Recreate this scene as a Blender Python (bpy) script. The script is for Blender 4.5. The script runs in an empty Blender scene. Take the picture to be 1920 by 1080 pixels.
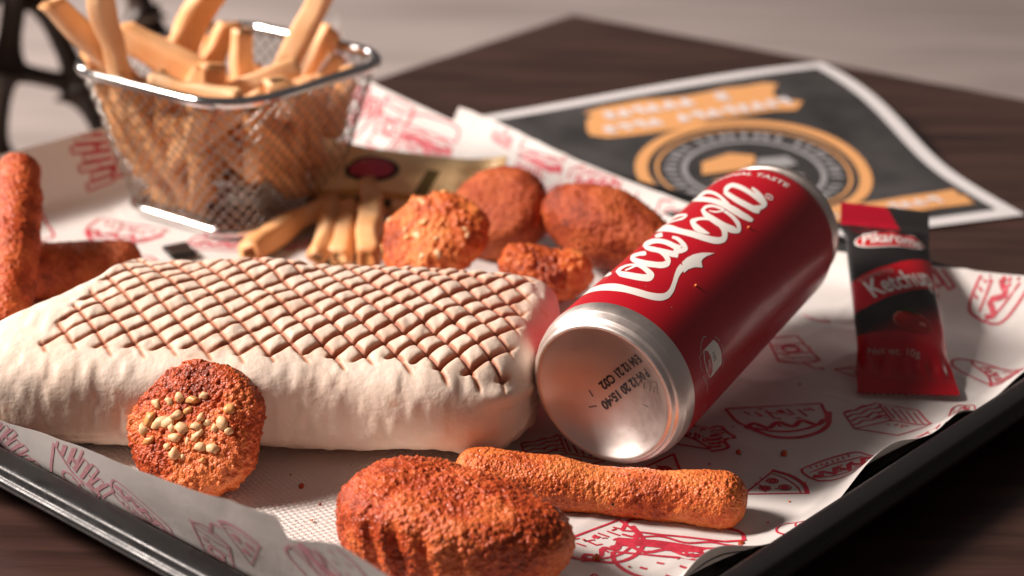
import bpy, bmesh, math, random
import numpy as np
from mathutils import Vector, Matrix

# ------------------------------------------------------------------ camera
sc = bpy.context.scene
CAM_H, F_PX, PITCH, ROLL = 0.28294, 3300.0, math.radians(22.5), math.radians(1.0)
_fw = np.array([0, math.cos(PITCH), -math.sin(PITCH)])
_r0 = np.array([1.0, 0, 0]); _u0 = np.cross(_r0, _fw)
_rt = math.cos(ROLL)*_r0 + math.sin(ROLL)*_u0
_up = -math.sin(ROLL)*_r0 + math.cos(ROLL)*_u0
CAM = np.array([0, 0, CAM_H])
cd = bpy.data.cameras.new('camera'); cam = bpy.data.objects.new('camera', cd); sc.collection.objects.link(cam)
cam.matrix_world = Matrix(((_rt[0], _up[0], -_fw[0], 0), (_rt[1], _up[1], -_fw[1], 0), (_rt[2], _up[2], -_fw[2], CAM_H), (0, 0, 0, 1)))
cd.sensor_width = 36.0; cd.lens = 36.0*F_PX/1920.0
cd.clip_start = 0.02; cd.clip_end = 60
cd.dof.use_dof = True; cd.dof.focus_distance = 0.565; cd.dof.aperture_fstop = (cd.lens/1000)/0.0078
cd.dof.aperture_blades = 7
sc.camera = cam

# ------------------------------------------------------------------ light
w = bpy.data.worlds.new('World'); sc.world = w; w.use_nodes = True
w.node_tree.nodes['Background'].inputs[0].default_value = (1.0, 0.85, 0.81, 1)
w.node_tree.nodes['Background'].inputs[1].default_value = 0.078

def area(name, loc, target, sx, sy, power, col):
    l = bpy.data.lights.new(name, 'AREA'); l.shape = 'RECTANGLE'; l.size = sx; l.size_y = sy; l.energy = power; l.color = col
    o = bpy.data.objects.new(name, l); sc.collection.objects.link(o); o.location = loc
    o.rotation_euler = (Vector(target)-Vector(loc)).to_track_quat('-Z', 'Y').to_euler()
    return o
area('window_light', (-1.92, 0.66, 1.50), (-0.02, 0.62, 0.0), 0.55, 0.6, 120, (1.0, 0.875, 0.80))
rl = area('floor_fill_light', (-3.6, 4.2, 2.0), (0.2, 3.6, -0.75), 1.6, 1.4, 62, (1.0, 0.90, 0.86)); rl.data.spread = math.radians(100)  # unseen fill lamp, added to brighten the background floor
sc.view_settings.view_transform = 'Standard'; sc.view_settings.look = 'None'
sc.view_settings.exposure = 0.06; sc.view_settings.gamma = 1.0

# ------------------------------------------------------------------ helpers
def ray(px, py):
    return ((px-960)/F_PX)*_rt - ((py-540)/F_PX)*_up + _fw
def on(px, py, z):            # point of the scene at height z
    d = ray(px, py); return CAM + d*((z-CAM_H)/d[2])
def at(px, py, Y):            # point of the scene at depth Y
    d = ray(px, py); return CAM + d*(Y/d[1])
def nrm(v):
    v = np.asarray(v, float); return v/np.linalg.norm(v)
def smooth(x, a, b):
    t = np.clip((x-a)/(b-a), 0, 1); return t*t*(3-2*t)

def _h(ix, iy, iz, seed):
    M = np.uint64(0xFFFFFFFF)
    h = (ix.astype(np.int64).astype(np.uint64)*np.uint64(374761393) + iy.astype(np.int64).astype(np.uint64)*np.uint64(668265263)
         + iz.astype(np.int64).astype(np.uint64)*np.uint64(2147483647) + np.uint64((seed*974634777+1013) & 0xFFFFFFFF)) & M
    h = ((h ^ (h >> np.uint64(13)))*np.uint64(1274126177)) & M
    h = ((h ^ (h >> np.uint64(15)))*np.uint64(2246822519)) & M
    h = h ^ (h >> np.uint64(16))
    return (h & np.uint64(0xFFFFFF)).astype(np.float64)/float(0xFFFFFF)
def vnoise(P, cell, seed=0):      # value noise, -1..1
    q = np.asarray(P, float)/cell; i = np.floor(q); f = q-i; f = f*f*f*(f*(f*6-15)+10)
    r = 0
    for dx in (0, 1):
        for dy in (0, 1):
            for dz in (0, 1):
                wgt = (f[:, 0] if dx else 1-f[:, 0])*(f[:, 1] if dy else 1-f[:, 1])*(f[:, 2] if dz else 1-f[:, 2])
                r = r + wgt*_h(i[:, 0]+dx, i[:, 1]+dy, i[:, 2]+dz, seed)
    return r*2-1
def fbm(P, cell, octs=3, seed=0):
    r = 0; a = 1.0
    for k in range(octs):
        r = r + a*vnoise(P, cell/2**k, seed+k*17); a *= 0.5
    return r
def worley(P, cell, seed=0):      # nearest distance in cells and the id of that cell
    q = np.asarray(P, float)/cell; i = np.floor(q); best = np.full(len(q), 9.0); cid = np.zeros(len(q))
    for dx in (-1, 0, 1):
        for dy in (-1, 0, 1):
            for dz in (-1, 0, 1):
                c = [i[:, 0]+dx, i[:, 1]+dy, i[:, 2]+dz]
                d = 0
                for k in range(3):
                    d = d + (c[k]+_h(c[0], c[1], c[2], seed+k*31)-q[:, k])**2
                m = d < best; best = np.where(m, d, best); cid = np.where(m, _h(c[0], c[1], c[2], seed+97), cid)
    return np.sqrt(best), cid

ORG = {}
def link(o, parent=None):
    sc.collection.objects.link(o)
    if parent is not None: o.parent = parent
    return o
def tag(o, label=None, cat=None, group=None, kind=None):
    if label: o['label'] = label
    if cat: o['category'] = cat
    if group: o['group'] = group
    if kind: o['kind'] = kind
    return o
def thing(name, loc, label, cat, group=None):
    o = bpy.data.objects.new(name, None); link(o); o.empty_display_size = 0.02
    o.location = loc; ORG[o.name] = np.array(loc, float)
    return tag(o, label, cat, group)
def mesh(name, V, Fc, mat, parent=None, smoothed=True, org=None):
    """V in scene coordinates; the mesh is stored relative to its thing's base."""
    V = np.asarray(V, float)
    if parent is not None: o0 = ORG[parent.name]
    else: o0 = np.array(org, float) if org is not None else np.array([V[:, 0].mean(), V[:, 1].mean(), V[:, 2].min()])
    me = bpy.data.meshes.new(name)
    me.from_pydata((V-o0).tolist(), [], Fc if isinstance(Fc, list) else Fc.tolist())
    me.update()
    if smoothed: me.polygons.foreach_set('use_smooth', [True]*len(me.polygons))
    if mat is not None:
        for m in (mat if isinstance(mat, (list, tuple)) else [mat]): me.materials.append(m)
    o = bpy.data.objects.new(name, me); link(o, parent)
    if parent is None: o.location = o0
    ORG[o.name] = o0
    return o
def attr(o, name, a):
    at_ = o.data.attributes.new(name, 'FLOAT', 'POINT'); at_.data.foreach_set('value', np.asarray(a, np.float32))
def cattr(o, name, c):
    c = np.concatenate([np.asarray(c, np.float32), np.ones((len(c), 1), np.float32)], 1)
    at_ = o.data.attributes.new(name, 'FLOAT_COLOR', 'POINT'); at_.data.foreach_set('color', c.ravel())
def gridf(nu, nv, wu=False, wv=False, flip=False):
    iu = np.arange(nu if wu else nu-1); iv = np.arange(nv if wv else nv-1)
    a, b = np.meshgrid(iu, iv, indexing='ij'); a = a.ravel(); b = b.ravel()
    a1 = (a+1) % nu; b1 = (b+1) % nv
    f = np.stack([a*nv+b, a1*nv+b, a1*nv+b1, a*nv+b1], 1)
    return f[:, ::-1] if flip else f
def normals(o):
    n = np.zeros(len(o.data.vertices)*3, np.float32)
    o.data.vertex_normals.foreach_get('vector', n); return n.reshape(-1, 3).astype(float)
def coords(o):
    n = np.zeros(len(o.data.vertices)*3, np.float32)
    o.data.vertices.foreach_get('co', n); return n.reshape(-1, 3).astype(float)
def setco(o, V):
    o.data.vertices.foreach_set('co', np.asarray(V, np.float32).ravel()); o.data.update()
def tube(path, rad, n=8, closed=False):
    P = np.asarray(path, float); m = len(P); r = np.broadcast_to(np.asarray(rad, float), (m,))
    T = np.roll(P, -1, 0)-np.roll(P, 1, 0) if closed else np.gradient(P, axis=0)
    T /= np.linalg.norm(T, axis=1)[:, None]+1e-12
    N = np.zeros_like(P); ref = np.array([0, 0, 1.0]) if abs(T[0, 2]) < .9 else np.array([1.0, 0, 0])
    v = ref-T[0]*(ref@T[0]); N[0] = nrm(v)
    for k in range(1, m):
        v = N[k-1]-T[k]*(N[k-1]@T[k]); N[k] = nrm(v)
    B = np.cross(T, N); th = np.linspace(0, 2*np.pi, n, endpoint=False)
    V = P[:, None]+r[:, None, None]*(np.cos(th)[None, :, None]*N[:, None]+np.sin(th)[None, :, None]*B[:, None])
    Fc = gridf(m, n, closed, True).tolist()
    if not closed: Fc += [list(range(n))[::-1], [(m-1)*n+k for k in range(n)]]
    return V.reshape(-1, 3), Fc
def join(parts):
    V = []; Fc = []; k = 0
    for v, f in parts:
        V.append(v); Fc += [[q+k for q in g] for g in (f.tolist() if not isinstance(f, list) else f)]; k += len(v)
    return np.concatenate(V), Fc
def catmull(P, n=6, closed=False):
    P = np.asarray(P, float)
    if len(P) < 3: 
        t = np.linspace(0, 1, n+1)[:, None]; return P[0]*(1-t)+P[-1]*t
    Q = np.concatenate([P[-1:], P, P[:2]]) if closed else np.concatenate([2*P[:1]-P[1:2], P, 2*P[-1:]-P[-2:-1]])
    out = []
    for i in range(1, len(Q)-2):
        a, b, c, d = Q[i-1], Q[i], Q[i+1], Q[i+2]
        for t in np.linspace(0, 1, n, endpoint=False):
            out.append(.5*((2*b)+(-a+c)*t+(2*a-5*b+4*c-d)*t*t+(-a+3*b-3*c+d)*t**3))
    if not closed: out.append(P[-1])
    return np.array(out)
def ribbon(P, wd, closed=False):
    """2-D stroke to quads: vertices (n,2) and faces"""
    P = np.asarray(P, float); wd = np.broadcast_to(np.asarray(wd, float), (len(P),))
    T = np.roll(P, -1, 0)-np.roll(P, 1, 0) if closed else np.gradient(P, axis=0)
    T /= np.linalg.norm(T, axis=1)[:, None]+1e-12; N = np.stack([-T[:, 1], T[:, 0]], 1)
    V = np.stack([P+N*wd[:, None]/2, P-N*wd[:, None]/2], 1).reshape(-1, 2)
    return V, gridf(len(P), 2, closed, False, True).tolist()
def subdiv(V, tris, maxlen):
    V = [tuple(v) for v in V]; tris = [tuple(t) for t in tris]
    for _ in range(6):
        cache = {}; new = []; split = False
        def mid(a, b):
            k = (min(a, b), max(a, b))
            if k not in cache:
                cache[k] = len(V); V.append(tuple((V[a][i]+V[b][i])/2 for i in range(2)))
            return cache[k]
        L = max(math.dist(V[t[i]], V[t[(i+1) % 3]]) for t in tris for i in range(3))
        if L <= maxlen: break
        for a, b, c in tris:
            p, q, r_ = mid(a, b), mid(b, c), mid(c, a)
            new += [(a, p, r_), (p, b, q), (r_, q, c), (p, q, r_)]
        tris = new
    return np.array(V), [list(t) for t in tris]
def polyfill(P, maxlen):
    from mathutils.geometry import tessellate_polygon
    t = tessellate_polygon([[Vector((p[0], p[1], 0)) for p in P]])
    tr = []
    for a, b, c in t:
        A, B, C_ = P[a], P[b], P[c]
        s = (B[0]-A[0])*(C_[1]-A[1])-(B[1]-A[1])*(C_[0]-A[0])
        tr.append((a, b, c) if s > 0 else (a, c, b))
    return subdiv(P, tr, maxlen)
def text2d(s, height, maxlen, shear=0.0, weight=0.0):
    cu = bpy.data.curves.new('txt', 'FONT'); cu.body = s; cu.align_x = 'CENTER'; cu.align_y = 'CENTER'; cu.size = 1.0
    cu.resolution_u = 3; cu.shear = shear; cu.offset = weight
    o = bpy.data.objects.new('txt', cu); sc.collection.objects.link(o)
    bpy.context.view_layer.update()
    me = o.evaluated_get(bpy.context.evaluated_depsgraph_get()).to_mesh()
    V = np.array([v.co[:2] for v in me.vertices]); me.calc_loop_triangles(); T = [tuple(t.vertices) for t in me.loop_triangles]
    sgn = []
    for a, b, c in T:
        s_ = (V[b][0]-V[a][0])*(V[c][1]-V[a][1])-(V[b][1]-V[a][1])*(V[c][0]-V[a][0])
        sgn.append((a, b, c) if s_ > 0 else (a, c, b))
    bpy.data.objects.remove(o); bpy.data.curves.remove(cu)
    return subdiv(V*height, sgn, maxlen)

# ------------------------------------------------------------------ materials
def new_mat(name):
    m = bpy.data.materials.new(name); m.use_nodes = True; nt = m.node_tree
    return m, nt, nt.nodes['Principled BSDF']
def N(nt, t, **kw):
    n = nt.nodes.new(t)
    for k, v in kw.items():
        if k.startswith('i_'): n.inputs[k[2:].replace('_', ' ')].default_value = v
        else: setattr(n, k, v)
    return n
def plain(name, col, rough=.5, metal=0., spec=.5, coat=0., sss=0., var=0., vscale=200., bump=0., bscale=600., rvar=0., rscale=40.):
    m, nt, b = new_mat(name)
    b.inputs['Base Color'].default_value = (*col, 1); b.inputs['Roughness'].default_value = rough
    b.inputs['Metallic'].default_value = metal; b.inputs['Specular IOR Level'].default_value = spec
    b.inputs['Coat Weight'].default_value = coat; b.inputs['Coat Roughness'].default_value = .12
    if sss: 
        b.inputs['Subsurface Weight'].default_value = sss; b.inputs['Subsurface Radius'].default_value = (1, .5, .25); b.inputs['Subsurface Scale'].default_value = .003
    tc = N(nt, 'ShaderNodeTexCoord')
    if var:
        nz = N(nt, 'ShaderNodeTexNoise', i_Scale=vscale, i_Detail=4.0); nt.links.new(tc.outputs['Object'], nz.inputs['Vector'])
        mr = N(nt, 'ShaderNodeMapRange'); mr.inputs[1].default_value = .3; mr.inputs[2].default_value = .7; mr.inputs[3].default_value = 1-var; mr.inputs[4].default_value = 1+var
        nt.links.new(nz.outputs['Fac'], mr.inputs[0])
        mx = N(nt, 'ShaderNodeMix', data_type='RGBA', blend_type='MULTIPLY'); mx.inputs[0].default_value = 1; mx.inputs[6].default_value = (*col, 1)
        nt.links.new(mr.outputs[0], mx.inputs[7]); nt.links.new(mx.outputs[2], b.inputs['Base Color'])
    if rvar:      # smudges and fine rubbing in the gloss
        nz = N(nt, 'ShaderNodeTexNoise', i_Scale=rscale, i_Detail=8.0, i_Roughness=.7); nt.links.new(tc.outputs['Object'], nz.inputs['Vector'])
        mr = N(nt, 'ShaderNodeMapRange'); mr.inputs[1].default_value = .35; mr.inputs[2].default_value = .68; mr.inputs[3].default_value = rough-rvar; mr.inputs[4].default_value = rough+rvar
        nt.links.new(nz.outputs['Fac'], mr.inputs[0]); nt.links.new(mr.outputs[0], b.inputs['Roughness'])
    if bump:
        nz = N(nt, 'ShaderNodeTexNoise', i_Scale=bscale, i_Detail=4.0); nt.links.new(tc.outputs['Object'], nz.inputs['Vector'])
        bp = N(nt, 'ShaderNodeBump'); bp.inputs['Strength'].default_value = bump; bp.inputs['Distance'].default_value = .001
        nt.links.new(nz.outputs['Fac'], bp.inputs['Height']); nt.links.new(bp.outputs['Normal'], b.inputs['Normal'])
    return m
def ramp(nt, stops):
    r = N(nt, 'ShaderNodeValToRGB'); e = r.color_ramp.elements
    while len(e) < len(stops): e.new(.5)
    for k, (p, c) in enumerate(stops): e[k].position = p; e[k].color = (*c, 1)
    return r
def wood(name, c0, c1, rough, scale, rotz, stretch, bump=.1):
    m, nt, b = new_mat(name); tc = N(nt, 'ShaderNodeTexCoord'); mp = N(nt, 'ShaderNodeMapping')
    mp.inputs['Rotation'].default_value = (0, 0, rotz); mp.inputs['Scale'].default_value = (scale/stretch, scale, scale)
    nt.links.new(tc.outputs['Object'], mp.inputs[0])
    nz = N(nt, 'ShaderNodeTexNoise', i_Scale=1.0, i_Detail=7.0, i_Roughness=.62, i_Distortion=.4); nt.links.new(mp.outputs[0], nz.inputs['Vector'])
    r = ramp(nt, [(.3, c0), (.7, c1)]); nt.links.new(nz.outputs['Fac'], r.inputs[0]); nt.links.new(r.outputs[0], b.inputs['Base Color'])
    b.inputs['Roughness'].default_value = rough
    bp = N(nt, 'ShaderNodeBump'); bp.inputs['Strength'].default_value = bump; bp.inputs['Distance'].default_value = .0008
    nt.links.new(nz.outputs['Fac'], bp.inputs['Height']); nt.links.new(bp.outputs['Normal'], b.inputs['Normal'])
    return m
def crumb_mat(name, pale, mid, dark, gloss=.36):
    m, nt, b = new_mat(name)
    a = N(nt, 'ShaderNodeAttribute', attribute_name='toast_shade')
    tc = N(nt, 'ShaderNodeTexCoord'); nz = N(nt, 'ShaderNodeTexNoise', i_Scale=900.0, i_Detail=3.0); nt.links.new(tc.outputs['Object'], nz.inputs['Vector'])
    md = N(nt, 'ShaderNodeMath', operation='MULTIPLY_ADD'); md.inputs[1].default_value = .35; nt.links.new(nz.outputs['Fac'], md.inputs[0]); nt.links.new(a.outputs['Fac'], md.inputs[2])
    r = ramp(nt, [(.2, pale), (.6, mid), (1.0, dark)]); nt.links.new(md.outputs[0], r.inputs[0])
    # small herb flecks and burnt specks
    vo = N(nt, 'ShaderNodeTexVoronoi', i_Scale=170.0); nt.links.new(tc.outputs['Object'], vo.inputs['Vector'])
    lt = N(nt, 'ShaderNodeMath', operation='LESS_THAN'); lt.inputs[1].default_value = .085; nt.links.new(vo.outputs['Distance'], lt.inputs[0])
    n2 = N(nt, 'ShaderNodeTexNoise', i_Scale=60.0); nt.links.new(tc.outputs['Object'], n2.inputs['Vector'])
    gt = N(nt, 'ShaderNodeMath', operation='GREATER_THAN'); gt.inputs[1].default_value = .6; nt.links.new(n2.outputs['Fac'], gt.inputs[0])
    mu = N(nt, 'ShaderNodeMath', operation='MULTIPLY'); nt.links.new(lt.outputs[0], mu.inputs[0]); nt.links.new(gt.outputs[0], mu.inputs[1])
    mx = N(nt, 'ShaderNodeMix', data_type='RGBA'); nt.links.new(mu.outputs[0], mx.inputs[0]); nt.links.new(r.outputs[0], mx.inputs[6]); mx.inputs[7].default_value = (.05, .03, .012, 1)
    nt.links.new(mx.outputs[2], b.inputs['Base Color'])
    b.inputs['Roughness'].default_value = gloss; b.inputs['Specular IOR Level'].default_value = .34
    bp = N(nt, 'ShaderNodeBump'); bp.inputs['Strength'].default_value = .55; bp.inputs['Distance'].default_value = .0007
    nb = N(nt, 'ShaderNodeTexVoronoi', i_Scale=1300.0, i_Randomness=1.0); nt.links.new(tc.outputs['Object'], nb.inputs['Vector']); bp.invert = True
    nt.links.new(nb.outputs['Distance'], bp.inputs['Height']); nt.links.new(bp.outputs['Normal'], b.inputs['Normal'])
    return m
def attr_ramp_mat(name, attribute, stops, rough=.6, sss=0., noise=0., nscale=120., bump=0., bscale=900.):
    m, nt, b = new_mat(name)
    a = N(nt, 'ShaderNodeAttribute', attribute_name=attribute); tc = N(nt, 'ShaderNodeTexCoord')
    nz = N(nt, 'ShaderNodeTexNoise', i_Scale=nscale, i_Detail=5.0); nt.links.new(tc.outputs['Object'], nz.inputs['Vector'])
    su = N(nt, 'ShaderNodeMath', operation='SUBTRACT'); su.inputs[1].default_value = .5; nt.links.new(nz.outputs['Fac'], su.inputs[0])
    md = N(nt, 'ShaderNodeMath', operation='MULTIPLY_ADD'); md.inputs[1].default_value = noise; nt.links.new(su.outputs[0], md.inputs[0]); nt.links.new(a.outputs['Fac'], md.inputs[2])
    r = ramp(nt, stops); nt.links.new(md.outputs[0], r.inputs[0]); nt.links.new(r.outputs[0], b.inputs['Base Color'])
    b.inputs['Roughness'].default_value = rough
    if sss:
        b.inputs['Subsurface Weight'].default_value = sss; b.inputs['Subsurface Radius'].default_value = (1, .5, .25); b.inputs['Subsurface Scale'].default_value = .003
    if bump:
        nb = N(nt, 'ShaderNodeTexNoise', i_Scale=bscale, i_Detail=4.0); nt.links.new(tc.outputs['Object'], nb.inputs['Vector'])
        bp = N(nt, 'ShaderNodeBump'); bp.inputs['Strength'].default_value = bump; bp.inputs['Distance'].default_value = .0008
        nt.links.new(nb.outputs['Fac'], bp.inputs['Height']); nt.links.new(bp.outputs['Normal'], b.inputs['Normal'])
    return m
def color_attr_mat(name, attribute, rough, coat=0., bump=0.):
    m, nt, b = new_mat(name); a = N(nt, 'ShaderNodeAttribute', attribute_name=attribute)
    nt.links.new(a.outputs['Color'], b.inputs['Base Color']); b.inputs['Roughness'].default_value = rough; b.inputs['Coat Weight'].default_value = coat
    return m
def paper_mat(name, col, transl):
    m, nt, b = new_mat(name); b.inputs['Base Color'].default_value = (*col, 1); b.inputs['Roughness'].default_value = .55; b.inputs['Specular IOR Level'].default_value = .35
    tc = N(nt, 'ShaderNodeTexCoord'); nb = N(nt, 'ShaderNodeTexNoise', i_Scale=260.0, i_Detail=5.0); nt.links.new(tc.outputs['Object'], nb.inputs['Vector'])
    bp = N(nt, 'ShaderNodeBump'); bp.inputs['Strength'].default_value = .12; bp.inputs['Distance'].default_value = .0008
    nt.links.new(nb.outputs['Fac'], bp.inputs['Height']); nt.links.new(bp.outputs['Normal'], b.inputs['Normal'])
    t = N(nt, 'ShaderNodeBsdfTranslucent'); t.inputs[0].default_value = (*col, 1)
    mx = N(nt, 'ShaderNodeMixShader'); mx.inputs[0].default_value = transl
    nt.links.new(b.outputs[0], mx.inputs[1]); nt.links.new(t.outputs[0], mx.inputs[2]); nt.links.new(mx.outputs[0], nt.nodes['Material Output'].inputs[0])
    return m

M_FLOOR = wood('floor_wood', (.36, .30, .27), (.70, .60, .55), .55, 9, math.radians(-8), 9, .05)
M_TABLE = wood('table_wood', (.022, .011, .008), (.078, .038, .030), .33, 95, math.radians(54), 11, .12)
M_EDGE = plain('table_edge', (.03, .018, .014), .5)
M_CHAIR = plain('chair_plastic', (.045, .026, .018), .45, var=.15, vscale=30)
M_TRAY = plain('tray_plastic', (.011, .0105, .0105), .36, spec=.32, bump=.08, bscale=900, rvar=.12, rscale=70)
M_PAPER = paper_mat('greaseproof_paper', (.80, .765, .735), .22)
M_NAPKIN = plain('napkin_tissue', (.82, .78, .74), .9, spec=.1, bump=.25, bscale=1500)
M_INK = plain('red_ink', (.50, .028, .055), .55, var=.25, vscale=350)
M_INK_BACK = plain('red_ink_through_paper', (.66, .33, .36), .6, var=.15, vscale=350)
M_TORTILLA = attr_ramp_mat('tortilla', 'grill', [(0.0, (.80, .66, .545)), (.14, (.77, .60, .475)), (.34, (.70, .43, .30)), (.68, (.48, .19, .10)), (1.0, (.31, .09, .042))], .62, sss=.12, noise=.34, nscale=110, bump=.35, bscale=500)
M_CRUMB_A = crumb_mat('crumb_golden', (.82, .255, .070), (.66, .135, .032), (.32, .048, .012))
M_CRUMB_B = crumb_mat('crumb_russet', (.73, .175, .050), (.53, .080, .021), (.22, .030, .008))
M_CRUMB_C = crumb_mat('crumb_dark', (.56, .13, .036), (.40, .066, .017), (.17, .024, .007), .55)
M_CRUMB_D = crumb_mat('crumb_reddish', (.75, .20, .058), (.53, .085, .022), (.22, .030, .008))
M_GRAIN = plain('cheese_grain', (.84, .53, .28), .5, sss=.2, var=.12, vscale=400)
M_GRAIN2 = plain('cheese_grain_toasted', (.74, .36, .12), .4, sss=.2, var=.2, vscale=400)
M_FRY = attr_ramp_mat('potato_fry', 'toast_shade', [(0.0, (.90, .59, .34)), (.5, (.86, .45, .19)), (1.0, (.54, .19, .05))], .5, sss=.2, noise=.5, nscale=90, bump=.3, bscale=700)
M_CHROME = plain('chrome_wire', (.78, .77, .76), .12, metal=1.)
M_WIRE = plain('steel_wire', (.42, .40, .38), .25, metal=1.)
M_ALU = plain('can_aluminium', (.86, .77, .72), .43, metal=1., bump=.05, bscale=200, rvar=.06, rscale=90)
M_RED = plain('can_red_paint', (.46, .004, .014), .36, spec=.5, coat=.2, rvar=.07, rscale=60)
M_WHITE = plain('can_white_ink', (.80, .77, .72), .4)
M_BLACKINK = plain('black_ink', (.03, .025, .025), .6)
M_GREYINK = plain('faint_grey_ink', (.46, .37, .34), .5)
M_FAINT = plain('worn_black_ink', (.10, .075, .065), .6)
M_SACHET = color_attr_mat('sachet_film', 'print', .28, .3)
M_SWHITE = plain('sachet_white_ink', (.78, .74, .70), .35)
M_SRED = plain('sachet_red_ink', (.46, .012, .018), .3)
M_MENU_W = plain('menu_paper_white', (.74, .72, .72), .4, spec=.4)
M_MENU_K = plain('menu_chalk_black', (.05, .048, .048), .4, var=.45, vscale=28)
M_MENU_O = plain('menu_orange_ink', (.76, .38, .15), .4)
M_MENU_G = plain('menu_grey_ink', (.34, .34, .35), .4)

# ------------------------------------------------------------------ floor, table, chair
TZ = -0.0050
def quad(name, pts, mat): return mesh(name, np.array(pts, float), [[0, 1, 2, 3]], mat, smoothed=False)
fl = quad('floor', [(-7, -3, -.75), (7, -3, -.75), (7, 12, -.75), (-7, 12, -.75)], M_FLOOR); fl['kind'] = 'structure'

c0 = np.array([.039, 1.190]); dr = np.array([math.cos(math.radians(-36.3)), math.sin(math.radians(-36.3))]); dl = np.array([-math.cos(math.radians(54.5)), -math.sin(math.radians(54.5))])
def bevel_box(corners, z0, z1, bev):
    c = np.asarray(corners, float); cen = c.mean(0)
    def off(d): return cen+(c-cen)*(1-d/np.linalg.norm(c-cen, axis=1)[:, None])
    rings = [(off(bev*2), z1), (off(bev*.6), z1-bev*.25), (off(0), z1-bev), (off(0), z0)]
    V = np.concatenate([np.column_stack([r, np.full(4, z)]) for r, z in rings])
    Fc = gridf(4, 4, False, True).tolist()+[[0, 1, 2, 3], [15, 14, 13, 12]]
    return V, Fc
tb = thing('table', (.1, .62, -.75), 'dark brown wooden table under the tray', 'table')
cs = [c0, c0+dr*.85, c0+dr*.85+dl*1.25, c0+dl*1.25]
V, Fc = bevel_box(cs, TZ-.03, TZ, .002); mesh('table_top', V, Fc, M_TABLE, tb, False)
pc = np.mean(cs, 0)
V, Fc = tube([(pc[0], pc[1], -.745), (pc[0], pc[1], -.70), (pc[0], pc[1], TZ-.031)], [.03, .03, .03], 24); mesh('pedestal', V, Fc, M_EDGE, tb)
V, Fc = tube([(pc[0], pc[1], -.75), (pc[0], pc[1], -.742), (pc[0], pc[1], -.738)], [.25, .25, .22], 48); mesh('base_plate', V, Fc, M_EDGE, tb)

# lattice chair standing beyond the table's left side
YC = 1.12
ch = thing('lattice_chair', (-.34, YC, -.75), 'dark brown chair with open organic lattice back beyond the tray', 'chair')
nodes = {'a': (40, -60), 'b': (8, 150), 'c': (-12, 300), 'd': (62, -25), 'e': (140, 170), 'f': (150, 158), 'g': (215, 260), 'h': (252, -60), 'i': (285, 55), 'j': (330, 130), 'k': (-60, -20), 'l': (150, -110), 'm': (-60, 330), 'n': (300, 330), 'o': (30, 430), 'p': (180, 400), 'q': (30,132)}
nodes = {'a': (34, -50), 'b': (10, 130), 'c': (-8, 290), 'd': (75, -10), 'e': (152, 160), 'g': (215, 265), 'h': (245, -60), 'i': (270, 40), 'j': (345, 110), 'k': (-80, 60), 'l': (150, -130), 'm': (-90, 350), 'n': (300, 350), 'o': (40, 430), 'p': (190, 420), 'r': (400, 260), 's': (380, -120)}
NP = {k: at(v[0], v[1], YC+.02*math.sin(v[0]*.01)) for k, v in nodes.items()}
links = [('a', 'b', 17), ('b', 'c', 13), ('a', 'd', 15), ('d', 'e', 15), ('b', 'e', 13), ('e', 'g', 21), ('l', 'a', 13), ('l', 'h', 13), ('h', 'i', 17), ('i', 'j', 15), ('h', 's', 13), ('k', 'b', 12), ('k', 'a', 12), ('c', 'm', 13), ('c', 'o', 13), ('o', 'p', 13), ('g', 'p', 14), ('g', 'n', 14), ('n', 'j', 13), ('n', 'p', 13), ('j', 'r', 13), ('r', 'n', 13), ('i', 'e', 0), ('l', 'd', 0)]
parts = []
for a, b, wd in links:
    if not wd: continue
    A, B = NP[a], NP[b]; t = np.linspace(0, 1, 13)[:, None]
    mid = A*(1-t)+B*t
    r_ = (wd*.00030)*(1+1.2*np.abs(2*t[:, 0]-1)**3.0)*1.55
    v, f = tube(mid, r_, 10); v = np.array(v); 
    parts.append((v, f))
V, Fc = join(parts); mesh('lattice_back', V, Fc, M_CHAIR, ch)
seatc = np.array([-.42, YC+.23, -.30])
th = np.linspace(0, 2*np.pi, 48, endpoint=False)
ring = [(0.0, 0), (.9, 0), (1, -.006), (1, -.016), (.95, -.024), (0, -.024)]
V = np.concatenate([np.column_stack([seatc[0]+.21*q*np.sign(np.cos(th))*np.abs(np.cos(th))**.6, seatc[1]+.21*q*np.sign(np.sin(th))*np.abs(np.sin(th))**.6, np.full(48, seatc[2]+z)]) for q, z in ring])
mesh('seat', V, gridf(6, 48, False, True), M_CHAIR, ch)
for sx in (-1, 1):
    for sy in (-1, 1):
        v, f = tube([seatc+np.array([sx*.15, sy*.15, -.02]), seatc+np.array([sx*.19, sy*.19, -.447])], [.014, .010], 10); mesh('leg', v, f, M_CHAIR, ch)
for sx in (-1, 1):
    v, f = tube([seatc+np.array([sx*.15, -.17, -.01]), np.array([-.38+sx*.11, YC+.015, -.12])], [.012, .010], 10); mesh('back_support', v, f, M_CHAIR, ch)

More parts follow.
